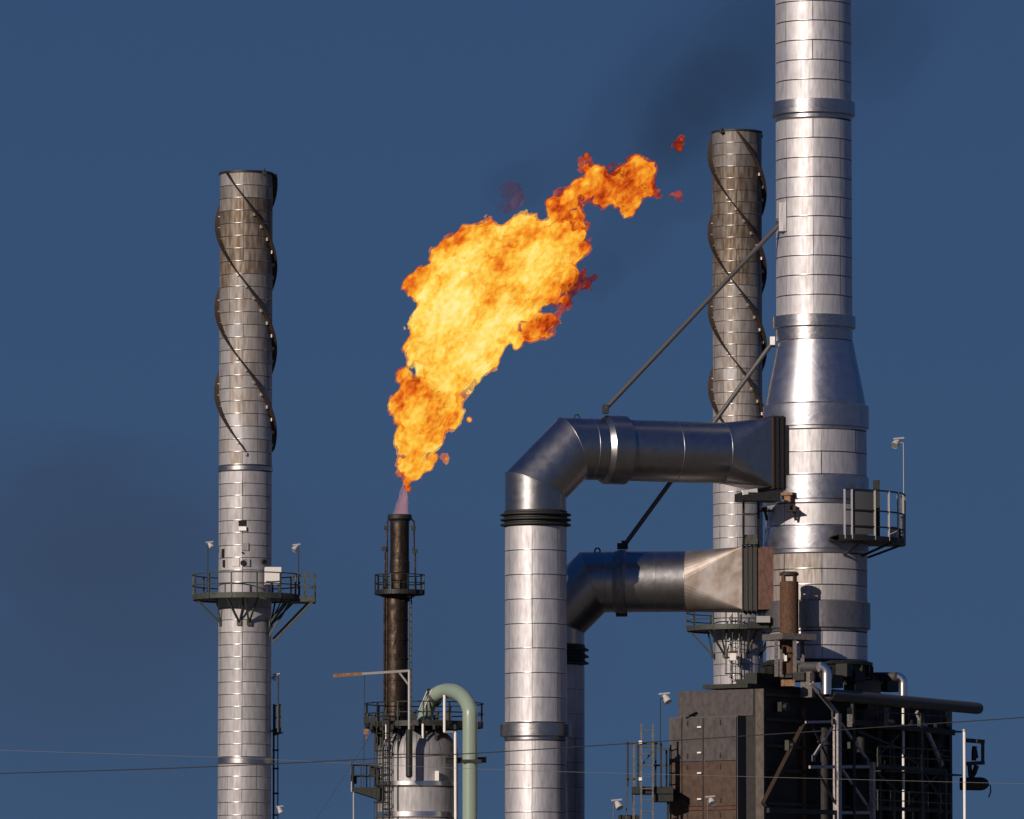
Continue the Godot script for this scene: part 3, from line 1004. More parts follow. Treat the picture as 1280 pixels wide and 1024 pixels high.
# ---------------------------------------------------------------- main stack
func build_main_stack() -> void:
	var ax := at(1018, 400, 0.0)
	ax.y = 0
	var ax2 := at(1020.5, 640, 0.0)
	ax2.y = 0
	var o := thing("furnace_stack", "tall thick silver stack with ringed flanges and a flared waist above the furnace", "chimney", Vector3(ax2.x, hy(850, 0), ax2.z))
	var c := Vector3(ax.x, 0, ax.z)
	var c2 := Vector3(ax2.x, 0, ax2.z)
	var R := 47.4
	var mb := MB.new()
	mb.lathe(c, [Vector2(me(R, 0) - 0.04, hy(430, 0)), Vector2(me(R, 0) - 0.04, hy(-260, 0)), Vector2(me(R, 0) - 0.2, hy(-260, 0)), Vector2(me(R, 0) - 0.2, hy(-100, 0))], 0, 360, 48)
	mb.lathe(c2, [Vector2(me(62, 0), hy(850, 0)), Vector2(me(62, 0), hy(505, 0))], 0, 360, 48)
	part("shell", mb, M.core, o)
	clad(o, c, me(R, 0), hy(129, 0), hy(-66, 0), 8, 8, -3.5, plain_pick)
	mb = MB.new()
	mb.lathe(c, [Vector2(me(R, 0), hy(-66, 0)), Vector2(me(R, 0), hy(-262, 0))], 0, 360, 48)
	part("upper_shell", mb, M.aluminium_cladding_0, o)
	clad(o, c, me(R, 0), hy(397, 0), hy(153, 0), 10, 8, -3.5, plain_pick)
	ring_part("flange_ring", o, c, [[R, 128], [52.2, 129.2], [52.2, 145.6], [R + 0.6, 146], [R + 0.6, 151.5], [R - 1, 152]], M.ring_metal)
	ring_part("flange_ring", o, c, [[R, 396], [51.8, 397], [51.8, 411], [R + 0.6, 411.5], [R + 0.6, 427], [R - 1, 428]], M.ring_metal)
	# flared waist
	mb = MB.new()
	var prof := []
	for k in 9:
		var t := k / 8.0
		prof.push_front(Vector2(me(lerpf(R - 0.4, 62.8, lerpf(t, smoothstep(-0.15, 1.1, t), 0.35)), 0), hy(428 + 81 * t, 0)))
	mb.lathe(Vector3((ax.x + ax2.x) * 0.5 + 0.03, 0, 0), prof, 0, 360, 72)
	part("flared_waist", mb, M.cone_metal, o)
	var L := 63.2
	ring_part("waist_ring", o, c2, [[62.5, 507], [66.4, 509], [66.4, 536], [L + 0.7, 537], [L + 0.7, 540], [L - 1, 541]], M.cone_metal)
	clad(o, c2, me(L, 0), hy(597, 0), hy(541, 0), 2, 8, 3.5, plain_pick)
	ring_part("waist_ring", o, c2, [[L, 597], [66, 598.5], [66, 627], [L + 0.6, 628], [L + 0.6, 632], [L - 1, 633]], M.cone_metal)
	clad(o, c2, me(L, 0), hy(660, 0), hy(633, 0), 1, 8, 3.5, plain_pick)
	ring_part("waist_ring", o, c2, [[L, 660], [65.6, 661.5], [65.6, 689], [L + 0.6, 690], [L + 0.6, 694], [L - 1, 695]], M.cone_metal)
	clad(o, c2, me(L, 0), hy(754, 0), hy(695, 0), 3, 8, 3.5, func(a: float, _y: float) -> Material: return weathered(0.12, 0.5 if a < 0 else 0.0))
	ring_part("waist_ring", o, c2, [[L, 753], [67.2, 755], [67.2, 787], [L + 0.6, 788], [L + 0.6, 791], [L - 1, 792]], M.ring_metal_dull)
	clad(o, c2, me(L, 0), hy(827, 0), hy(792, 0), 2, 8, 3.5, plain_pick)
	mb = MB.new()
	mb.lathe(c2, vmap(c2, [[L - 1, 827], [70, 829], [70, 833], [67, 834], [67, 850]]), 0, 360, 48)
	for k in 24:
		var a := TAU * k / 24 + 0.1
		mb.box(c2 + Vector3(sin(a) * me(68.5, 0), hy(841, 0), cos(a) * me(68.5, 0)), Vector3(0.06, me(14, 0), 0.22), Basis(Vector3.UP, a))
	part("base_skirt", mb, M.dark_steel, o)
	# pads for the brace rods, lifting trunnions
	mb = MB.new()
	mb.box(at(978, 272, 1.0), Vector3(0.38, me(36, 0), 0.8))
	part("rod_pad", mb, M.aluminium_cladding_2, o)
	mb = MB.new()
	mb.box(at(965.5, 426.5, -0.4), Vector3(0.26, 0.44, 0.5))
	part("rod_pad", mb, M.white_paint, o)
	for tr in [[992, 636, 2.6], [956, 636, 1.0]]:
		mb = MB.new()
		var p := at(tr[0], tr[1], tr[2])
		mb.tube([p, p + Vector3(-0.05, 0, 0.4)], 0.16, 10)
		mb.box(p + Vector3(0.02, -0.14, 0.22), Vector3(0.7, 0.06, 0.5))
		mb.beam(p + Vector3(0, -0.1, 0.3), p + Vector3(0.12, -0.6, 0.02), 0.12)
		part("trunnion", mb, M.rust_strake, o)
	mb = MB.new()
	mb.box(at(984, 618, 2.45), Vector3(me(22, 0), 0.14, 0.5), Basis(Vector3.UP, deg_to_rad(-33)))
	mb.box(at(986, 624, 2.55), Vector3(me(9, 0), 0.32, 0.3), Basis(Vector3.UP, deg_to_rad(-33)))
	part("rusty_lug", mb, M.rust_light, o)

func build_rods() -> void:
	for q in [["long brace rod from the front duct collar up to the main stack", at(757, 511, 4.3), at(974, 281, 0.9), 3.0],
			["brace rod rising behind the front duct from the rear duct to the flared waist", at(781, 681, -1.2), at(965, 429, -0.6), 2.9]]:
		var o := thing("brace_rod", q[0], "brace", q[1], "steel brace rods")
		var mb := MB.new()
		mb.tube([q[1], q[2]], me(q[3], 2.0), 12)
		part("rod", mb, M.rod_steel, o)
		for e in [q[1], q[2]]:
			mb = MB.new()
			mb.box(e, Vector3(0.34, 0.42, 0.2))
			part("clevis", mb, M.dark_steel, o)

# ---------------------------------------------------------------- left stack with its platform
func build_left_stack() -> void:
	var z := 8.0
	var o := straked_stack("left straked chimney, the one standing clear of everything else", 307.8, z, 33.2, 216.5, 312.0, 279.0, 571.0, 587.0,
		[[219, 583, 23, 0], [591, 947, 23, 6], [956, 1036, 5, 0]], 11, -3.4, pick_a, 330)
	var ax := at(307.8, 700, z)
	var r := me(33.2, z)
	ax.y = 0
	ring_part("flange_band", o, ax, [[33, 947], [35, 948], [35, 955], [33, 956]], M.ring_metal)
	var face := func(px: float, py: float, out: float) -> Vector3:
		var dx: float = at(px, py, z).x - ax.x
		return Vector3(at(px, py, z).x, hy(py, z + r), z + sqrt(maxf(r * r - dx * dx, 0.0)) + out)
	var bs := func(px: float) -> Basis:
		return Basis(Vector3.UP, asin(clampf((at(px, 600, z).x - ax.x) / r, -1, 1)))
	var mb := MB.new()
	mb.box(face.call(304, 654, 0.02), Vector3(me(9, z), me(7, z), 0.08), bs.call(304))
	part("port", mb, M.hole, o)
	mb = MB.new()
	mb.box(face.call(304.5, 661, 0.08), Vector3(me(9.5, z), me(5, z), 0.1), bs.call(304))
	part("port_sill", mb, M.white_paint, o)
	for q in [[307.5, 683.5, 8.5, 9.5], [296, 703, 10, 10], [309, 703.5, 9, 9]]:
		mb = MB.new()
		mb.box(face.call(q[0], q[1], 0.03), Vector3(me(q[2], z), me(q[3], z), 0.06), bs.call(q[0]))
		part("patch_plate", mb, M.galvanised if q[0] < 307 else M.weathered_3_0, o)
	for q in [[305.5, 704, 3.6], [304.5, 691, 1.2], [330, 702, 3.2]]:
		mb = MB.new()
		var p: Vector3 = face.call(q[0], q[1], 0.0)
		var b: Basis = bs.call(q[0])
		mb.tube([p, p + b.z * 0.12], me(q[2], z), 14)
		part("nozzle", mb, M.hole, o)
	for q in [[280, 691, 4.0, 11.0], [276, 705, 3.0, 16.0], [281, 704, 2.5, 9.0]]:
		mb = MB.new()
		mb.box(face.call(q[0], q[1], 0.12), Vector3(me(q[2], z), me(q[3], z), 0.14), bs.call(q[0]))
		part("instrument", mb, M.dark_steel if q[0] != 276 else M.galvanised, o)
	for k in 2:
		mb = MB.new()
		mb.beam(face.call(291 + 17 * k, 752, 0.02), face.call(299 + 12 * k, 752, 0.02), me(3, z), 0.08)
		part("pad", mb, M.galvanised, o)
	# platform
	var yd := hy(747.5, z)
	var pf := ring_platform("ringed access platform around the left chimney with a wing to the right", ax, yd, r + 0.05, me(67, z), -180, 180, 13, me(28.5, z), me(33, z), [-62, -12, 8, 62, 120], M.green_steel)
	var x0 := at(362, 748, z).x
	var x1 := at(394, 748, z).x
	mb = MB.new()
	mb.box(Vector3((x0 + x1) * 0.5, yd - 0.09, z - 0.2), Vector3(x1 - x0, 0.3, 2.0))
	part("wing_deck", mb, M.green_steel, pf)
	for q in [[366, 1.0], [382, 1.0], [393, 1.0], [393, -0.1], [393, -1.1], [380, -1.1], [368, -1.1]]:
		var p := Vector3(at(q[0], 748, z).x, yd, z + q[1] - 0.2)
		mb = MB.new()
		mb.beam(p, p + Vector3(0, me(29, z), 0), 0.07)
		part("post", mb, M.green_steel, pf)
	for hh in [29.0, 15.0]:
		mb = MB.new()
		var pts := []
		for q in [[366, 1.0], [393, 1.0], [393, -1.1], [368, -1.1]]:
			pts.append(Vector3(at(q[0], 748, z).x, yd + me(hh, z), z + q[1] - 0.2))
		for i in 3:
			mb.beam(pts[i], pts[i + 1], 0.065)
		part("handrail" if hh > 20 else "middle_rail", mb, M.green_steel, pf)
	for q in [[392, 341, 0.9, 804], [384, 341, -0.9, 798], [364, 332, 0.9, 803], [358, 333, -0.6, 785]]:
		mb = MB.new()
		mb.beam(Vector3(at(q[0], 753, z).x, yd - 0.2, z + q[2] - 0.2), Vector3(at(q[1], q[3], z).x, hy(q[3], z), z + q[2] * 0.6), 0.1)
		part("brace", mb, M.green_steel, pf)
	# white cabinet on the platform
	var p := at(341, 720, z + 1.4)
	var cab := thing("junction_cabinet", "white junction cabinet behind the rail of the left chimney's platform", "cabinet", Vector3(p.x, yd, p.z))
	mb = MB.new()
	mb.box(p, Vector3(me(19, z), me(21.5, z), 0.5), Basis(Vector3.UP, deg_to_rad(12)))
	part("cabinet_body", mb, M.white_paint, cab)
	for s in [-0.3, 0.3]:
		mb = MB.new()
		mb.beam(Vector3(p.x + s, yd, p.z), Vector3(p.x + s, p.y - 0.4, p.z), 0.08)
		part("leg", mb, M.dark_steel, cab)
	floodlight(Vector3(at(259.5, 748, z + 0.6).x, yd, z + 0.6), me(65, z), Vector3(0.12, 0.02, 0.0), Vector3(0.35, -0.5, 0.3), "floodlight on a thin pole at the left end of the chimney platform", M.dark_steel, 0.85)
	floodlight(Vector3(at(373, 748, z + 0.4).x, yd, z + 0.4), me(62, z), Vector3(-0.15, 0.02, 0.0), Vector3(-0.6, -0.75, 0.35), "floodlight on a thin pole over the platform wing right of the chimney", M.dark_steel, 0.9)
	# low ladder and landing on the right side
	var ld := caged_ladder("dark ladder running up the right side of the left chimney", ax, r - 0.12, 97.0, hy(1060, z), hy(880, z), false, M.dark_steel, 0.4)
	for py in [918, 938, 961, 992, 1019]:
		mb = MB.new()
		mb.beam(at(340.5, py, z - 0.2), at(348.5, py, z - 0.2), 0.09)
		part("standoff", mb, M.dark_steel, ld)
	mb = MB.new()
	mb.beam(at(347.2, 1050, z - 0.2), at(347.2, 880, z - 0.2), 0.06)
	part("rail", mb, M.dark_steel, ld)
	var la := ring_platform("small dark landing near the foot ladder of the left chimney", ax, hy(913, z), r + 0.05, r + 0.42, 70, 125, 3, me(32, z), me(6, z), [95], M.dark_steel)
	mb = MB.new()
	mb.tube([at(347.5, 905, z), at(347.5, 848, z)], 0.03, 6)
	part("post", mb, M.dark_steel, la)
	floodlight(at(348, 880, z), me(34, z), Vector3(-0.16, 0.0, 0), Vector3(-0.5, -0.7, 0.2), "dark floodlight beside the landing low on the left chimney", M.dark_steel, 0.8)
	floodlight(at(347.5, 1034, z), me(22, z), Vector3(0.08, 0.0, 0), Vector3(0.3, -0.7, 0.1), "dark floodlight at the bottom edge right of the left chimney", M.dark_steel, 0.9)

func build_right_stack() -> void:
	var z := -19.0
	var o := straked_stack("right straked chimney partly hidden behind the thick main stack", 921.2, z, 31.0, 165.0, 291.0, 194.0, 540.0, 556.0,
		[[167, 552, 26, 0], [560, 860, 21, 8]], 11, -3.4, pick_c, 902)
	var ax := at(921.2, 700, z)
	ax.y = 0
	var r := me(31, z)
	ring_platform("access platform on the right chimney just under the rear duct", ax, hy(786.5, z), r + 0.05, me(63, z), -180, 180, 12, me(20, z) , me(34, z), [-70, -30, 20, 60], M.green_steel)
	caged_ladder("caged ladder on the front of the right chimney above the furnace roof", ax, r, -8.0, hy(856, z), hy(768, z), true, M.galvanised, 0.5, 0.46)
	var mb := MB.new()
	var p := at(916, 821, z + r + 0.9)
	var ln := thing("ladder_lamp", "small white bulkhead lamp fixed to the caged ladder", "lamp", p)
	mb.box(p, Vector3(0.34, 0.42, 0.3))
	part("lamp_body", mb, M.white_paint, ln)
	mb = MB.new()
	mb.box(p + Vector3(0, 0.25, 0), Vector3(0.5, 0.08, 0.4))
	part("hood", mb, M.rust, ln)
	var _u := o

# ---------------------------------------------------------------- flare stack
func build_flare(z: float) -> void:
	var ax := at(499.5, 700, z)
	ax.y = 0
	var o := thing("flare_stack", "slim rust black flare stack with the flame at its tip", "flare stack", ax)
	var c := Vector3(ax.x, 0, ax.z)
	var low := at(495.5, 700, z)
	low.y = 0
	var mb := MB.new()
	mb.lathe(low, [Vector2(me(14.5, z), 0.0), Vector2(me(14.5, z), hy(741, z)), Vector2(me(11, z), hy(738, z))], 0, 360, 32)
	part("riser", mb, M.flare_metal, o)
	mb = MB.new()
	mb.lathe(c, vmap(c, [[11.0, 652], [11.8, 654], [11.8, 700], [12.4, 703], [12.4, 716], [11.8, 717], [11.8, 742]]), 0, 360, 32)
	part("tip_barrel", mb, M.flare_metal, o)
	mb = MB.new()
	mb.lathe(c, vmap(c, [[10.0, 650], [10.0, 643.5], [14.5, 643.5], [15.2, 645], [15.2, 649], [12.0, 652], [11.8, 654]]), 0, 360, 32)
	part("tip_rim", mb, M.black_rubber, o)
	for q in [[484, 652, 745], [517.5, 652, 690], [481.5, 690, 745], [519, 690, 735]]:
		mb = MB.new()
		mb.tube([at(q[0], q[2], z), at(q[0], q[1], z), at(lerpf(q[0], 500, 0.2), q[1] - 3, z)], 0.06, 6)
		part("pilot_line", mb, M.flare_metal, o)
	for q in [[480, 686], [519, 689], [483, 660], [517, 660]]:
		mb = MB.new()
		mb.box(at(q[0], q[1], z), Vector3(me(6, z), me(5, z), 0.25))
		part("pilot_bracket", mb, M.dark_steel, o)
	for q in [480.5, 483.5]:
		mb = MB.new()
		mb.tube([Vector3(at(q, 900, z).x, 0, z + 0.4), Vector3(at(q, 745, z).x, hy(745, z), z + 0.4)], 0.07, 6)
		part("service_pipe", mb, M.flare_metal, o)
	for py in [775, 800, 824, 850, 876]:
		mb = MB.new()
		mb.lathe(low, vmap(low, [[14.4, py - 1.5], [15.4, py - 1], [15.4, py + 1], [14.4, py + 1.5]]), 0, 360, 32)
		part("stiffening_ring", mb, M.flare_metal, o)
	ring_platform("small round platform below the tip of the flare stack", c, hy(741, z), me(12, z), me(31, z), -180, 180, 18, me(22, z), me(9, z), [-60, -20, 20, 60], M.dark_steel)
	caged_ladder("thin dark ladder up the right side of the flare stack", low, me(14.5, z), 70.0, hy(910, z), hy(742, z), false, M.dark_steel, 0.4)
	var gw := thing("guy_wire", "thin guy wire slanting down to the left from the flare stack", "wire", at(480, 893, z))
	mb = MB.new()
	mb.tube([at(480, 893, z), at(350, 1095, z)], 0.013, 5)
	part("strand", mb, M.wire, gw)

# ---------------------------------------------------------------- vessel with dome, gooseneck, davit
func build_vessel() -> void:
	var z := 2.0
	var ax := at(521.5, 950, z)
	ax.y = 0
	var R := 51.0
	var r := me(R, z)
	var o := thing("process_vessel", "silver domed vessel below the flare with two bright bands", "vessel", ax)
	var c := Vector3(ax.x, 0, ax.z)
	var mb := MB.new()
	mb.lathe(c, [Vector2(r - 0.04, 0.0), Vector2(r - 0.04, hy(945, z))], 0, 360, 48)
	part("shell", mb, M.core, o)
	mb = MB.new()
	mb.lathe(c, [Vector2(r, 0), Vector2(r, hy(1040, z))], 0, 360, 48)
	part("lower_shell", mb, M.aluminium_cladding_0, o)
	# dome of gores
	var yb := hy(944.5, z)
	var hh := me(40, z)
	for k in 20:
		mb = MB.new()
		var prof := []
		for i in 9:
			var t := PI * 0.5 * i / 8.0
			prof.append(Vector2(maxf(r * cos(t) + 0.01, 0.02), yb + hh * sin(t)))
		var a := 18.0 * k
		# smooth along the meridian
		var first := mb.v.size()
		for i in 9:
			var t := PI * 0.5 * i / 8.0
			for j in 5:
				var b := deg_to_rad(a + 0.3 + 17.4 * j / 4.0)
				var nn := Vector3(cos(t) * sin(b) / r, sin(t) / hh, cos(t) * cos(b) / r).normalized()
				mb.add(c + Vector3(prof[i].x * sin(b), prof[i].y, prof[i].x * cos(b)), nn)
		for i in 8:
			for j in 4:
				var q: int = first + i * 5 + j
				mb.tri(q, q + 1, q + 5)
				mb.tri(q + 1, q + 6, q + 5)
		part("dome_gore", mb, weathered(0.45, 0.0), o)
	clad(o, c, r, hy(979, z), hy(945, z), 1, 10, 8.0, func(_a: float, _y: float) -> Material: return weathered(0.3, 0.15))
	ring_part("band", o, c, [[R, 977], [R + 1.8, 978], [R + 1.8, 983], [R, 984]], M.bright_pipe)
	clad(o, c, r, hy(1016, z), hy(985, z), 1, 10, 8.0, func(_a: float, _y: float) -> Material: return weathered(0.3, 0.15))
	ring_part("band", o, c, [[R, 1015], [R + 1.8, 1016], [R + 1.8, 1022], [R, 1023]], M.bright_pipe)
	clad(o, c, r, hy(1040, z), hy(1023, z), 1, 10, 8.0, func(_a: float, _y: float) -> Material: return weathered(0.3, 0.15))
	for q in [[483, 920, 2.0], [528.5, 919, 2.2]]:
		mb = MB.new()
		mb.tube([at(q[0], q[1] + 4, z + q[2]), at(q[0], q[1] - 14, z + q[2])], me(1.5, z), 10)
		part("vent_nozzle", mb, M.white_paint, o)
	mb = MB.new()
	mb.box(at(546, 970, z + r - 0.1), Vector3(me(5, z), me(12, z), 0.14))
	part("name_plate", mb, M.white_paint, o)
	# top platform, a hexagon of dark steel on beams
	var yd := hy(906, z)
	var cc := at(530, 906, z)
	cc.y = 0
	cc.z = z - 1.0
	var pf := ring_platform("dark platform with rails on top of the domed vessel", cc, yd, 0.05, me(74, z), -180, 180, 14, me(27, z), 1.0, [], M.dark_steel, "")
	for k in 6:
		mb = MB.new()
		var x := at(465 + 26 * k, 908, z).x
		mb.beam(Vector3(x, yd - 0.22, z - 2.2), Vector3(x, yd - 0.22, z + 2.4), 0.14, 0.26)
		part("joist", mb, M.dark_steel, pf)
	for q in [[470, 0.5], [500, 1.6], [545, 1.6], [568, 1.0], [500, -1.2], [550, -1.2]]:
		mb = MB.new()
		var p := at(q[0], 907, z + q[1])
		mb.beam(p, p - Vector3(0, me(30, z), 0), 0.13)
		part("support_leg", mb, M.dark_steel, pf)
	for q in [[458, 900, 0.6, 9], [466, 903, 1.0, 12], [481, 900, 1.8, 16], [496, 896, 0.8, 20], [545, 899, 1.2, 10], [560, 897, 0.9, 14], [517, 898, 1.9, 12]]:
		mb = MB.new()
		var p := at(q[0], q[1], z + q[2])
		mb.box(p, Vector3(me(7, z), me(q[3], z), 0.3))
		mb.tube([p, p + Vector3(0.1, me(q[3], z) * 0.9, 0)], 0.08, 8)
		part("valve", mb, M.dark_steel if q[0] != 560 else M.green_steel, pf)
	# gooseneck pipe
	var g := thing("gooseneck_pipe", "thick pale green pipe arching over the vessel platform and down its right side", "pipe", at(587.5, 1040, z + 2.5))
	mb = MB.new()
	var pts := []
	for q in [[530, 905, -1.9], [533, 890, -1.8], [538, 877, -1.5], [546, 868, -1.1], [557, 864, -0.6], [568, 865, 0.4], [577, 870, 1.3], [583.5, 878, 2.0], [587, 888, 2.4], [587.5, 900, 2.5], [587.5, 950, 2.5], [587.5, 1045, 2.5]]:
		pts.append(at(q[0], q[1], z + q[2]))
	var cur := Curve3D.new()
	for i in pts.size():
		var tn: Vector3 = (pts[mini(i + 1, pts.size() - 1)] - pts[maxi(i - 1, 0)]) / 6.0
		cur.add_point(pts[i], -tn, tn)
	cur.bake_interval = 0.15
	mb.tube(Array(cur.get_baked_points()), me(9.4, z), 24)
	part("pipe_bend", mb, M.pale_green, g)
	mb = MB.new()
	var fp := at(540, 873, z - 1.35)
	mb.tube([fp, fp + Vector3(0.12, 0.1, 0.06)], me(12.5, z), 20)
	part("flange", mb, M.green_steel, g)
	mb = MB.new()
	mb.tube([at(528, 892, z - 0.9), at(540, 862, z - 0.9)], 0.04, 6)
	mb.tube([at(522, 892, z - 0.9), at(534, 864, z - 0.9)], 0.04, 6)
	part("stay", mb, M.galvanised, g)
	mb = MB.new()
	mb.ibeam(at(557, 951, z + 2.0), at(608, 950, z + 1.7), 0.22, 0.3)
	mb.box(at(590, 952, z + 2.45), Vector3(me(24, z), me(4, z), 1.0))
	part("clamp", mb, M.dark_steel, g)
	# thin white vent line
	var w := thing("white_pipe", "thin bright white pipe with a jog beside the green gooseneck", "pipe", at(569, 1040, z + 2.2))
	mb = MB.new()
	var wp := [at(555.5, 869, z + 2.4), at(555.5, 915.5, z + 2.4)]
	mb.tube(wp, me(1.7, z), 10)
	part("upper_run", mb, M.white_paint, w)
	mb = MB.new()
	mb.tube([at(555.5, 915.5, z + 2.4), at(569, 915.5, z + 2.2)], me(1.5, z), 10)
	part("jog", mb, M.galvanised, w)
	mb = MB.new()
	mb.tube([at(569, 914.5, z + 2.2), at(569.5, 1045, z + 2.2)], me(1.8, z), 10)
	part("lower_run", mb, M.white_paint, w)
	# davit
	var d := thing("davit", "pale davit with a long arm and hanging hook block over the vessel", "davit", at(511.5, 974, z + 2.9))
	mb = MB.new()
	mb.tube([at(511.5, 974, z + 2.9), at(511.5, 838, z + 2.9)], me(1.8, z), 10)
	part("mast", mb, M.galvanised, d)
	mb = MB.new()
	mb.beam(at(512, 838.5, z + 2.9), at(452, 842.5, z + 3.2), me(2.6, z), me(3.0, z))
	part("arm", mb, M.galvanised, d)
	mb = MB.new()
	mb.beam(at(452, 842.5, z + 3.2), at(416.5, 845, z + 3.4), me(3.2, z), me(4.2, z))
	part("arm_tip", mb, M.rust_light, d)
	mb = MB.new()
	mb.beam(at(499, 841, z + 2.95), at(510.5, 856, z + 2.9), me(2.2, z))
	part("knee_brace", mb, M.galvanised, d)
	mb = MB.new()
	mb.tube([at(455.5, 842, z + 3.2), at(454.5, 990, z + 3.2)], 0.02, 5)
	part("rope", mb, M.wire, d)
	mb = MB.new()
	mb.box(at(457.5, 915, z + 3.2), Vector3(me(6, z), me(7, z), 0.2))
	mb.tube([at(457.5, 918, z + 3.2), at(459, 922, z + 3.2), at(457, 924, z + 3.2)], 0.05, 6)
	part("hook_block", mb, M.rust_light, d)
	mb = MB.new()
	mb.lathe(Vector3(at(511.5, 900, z + 2.9).x, 0, z + 2.9), vmap(Vector3(0, 0, z + 2.9), [[4.2, 912], [4.2, 970], [3.2, 972]]), 0, 360, 12)
	part("socket", mb, M.dark_steel, d)
	# caged ladder left of the vessel, in front of the shell
	caged_ladder("dense caged ladder up the left front of the domed vessel", c, r, -43.0, hy(1060, z), hy(896, z), true, M.dark_steel, 0.5, 0.4, 0.3)
	for q in [[476.5, 0.9, 0.09], [497.5, 1.9, 0.05], [473, 0.2, 0.07]]:
		mb = MB.new()
		mb.tube([at(q[0], 1045, z + q[1]), at(q[0], 908, z + q[1])], q[2], 8)
		part("side_pipe", mb, M.dark_steel, o)
	# lower left platform
	var ll := thing("side_platform", "small dark side platform with rails on the vessel's left flank", "platform", at(460, 986, z))
	var yl := hy(985.5, z)
	var xa := at(441, 985, z).x
	var xb := at(480, 985, z).x
	mb = MB.new()
	mb.box(Vector3((xa + xb) * 0.5, yl - 0.06, z + 0.4), Vector3(xb - xa, 0.12, 2.0))
	part("deck", mb, M.dark_steel, ll)
	for s in [-0.6, 1.35]:
		mb = MB.new()
		var t0 := [Vector3(xa + 0.1, yl - 0.12, z + s), Vector3(xb, yl - 0.12, z + s), Vector3(xb, yl - 0.62, z + s)]
		mb.loft(t0, t0.map(func(p): return p + Vector3(0, 0, 0.05)), false)
		mb.quad(t0[0], t0[1], t0[2], t0[2], Vector3.FORWARD)
		mb.quad(t0[0] + Vector3(0, 0, 0.05), t0[1] + Vector3(0, 0, 0.05), t0[2] + Vector3(0, 0, 0.05), t0[2] + Vector3(0, 0, 0.05), Vector3.BACK)
		mb.beam(Vector3(xa + 0.1, yl - 0.15, z + s), Vector3(xb, yl - 0.64, z + s), 0.12)
		part("gusset", mb, M.dark_steel, ll)
	for q in [[441.5, 1.4], [441.5, -0.5], [452, 1.4], [463, 1.4], [458, -0.5], [472, 1.4]]:
		mb = MB.new()
		var p := Vector3(at(q[0], 985, z).x, yl, z + q[1])
		mb.beam(p, p + Vector3(0, me(29, z), 0), 0.06)
		part("post", mb, M.dark_steel, ll)
	for h2 in [29.0, 15.0]:
		mb = MB.new()
		for s in [-0.5, 1.4]:
			mb.beam(Vector3(xa, yl + me(h2, z), z + s), Vector3(xb, yl + me(h2, z), z + s), 0.06)
		mb.beam(Vector3(xa, yl + me(h2, z), z - 0.5), Vector3(xa, yl + me(h2, z), z + 1.4), 0.06)
		part("handrail" if h2 > 20 else "middle_rail", mb, M.dark_steel, ll)
	for q in [[466, 963, 7, 16], [471, 972, 5, 20], [444, 975, 4, 10]]:
		mb = MB.new()
		mb.box(at(q[0], q[1], z + 0.9), Vector3(me(q[2], z), me(q[3], z), 0.3))
		part("valve", mb, M.dark_steel, ll)
	mb = MB.new()
	mb.tube([at(439.5, 952, z + 1.3), at(439.5, 990, z + 1.3)], 0.05, 6)
	part("post", mb, M.galvanised, ll)
	mb = MB.new()
	mb.tube([at(442, 990, z + 1.2), at(442, 1045, z + 1.2)], 0.05, 6)
	part("drain_pipe", mb, M.galvanised, ll)

# ---------------------------------------------------------------- furnace
var HC := Vector3.ZERO
var hr := Vector3.ZERO      # along the long shaded face, to the right and away
var hl := Vector3.ZERO      # along the short lit face, to the left and away
var nr := Vector3.ZERO      # out of the long face
var nl := Vector3.ZERO      # out of the short face

func on_r(px: float, py: float, out: float) -> Vector3:
	return hit(px, py, HC + nr * out, nr)

func on_l(px: float, py: float, out: float) -> Vector3:
	return hit(px, py, HC + nl * out, nl)

func bs_r() -> Basis:
	return Basis(hr, Vector3.UP, nr)

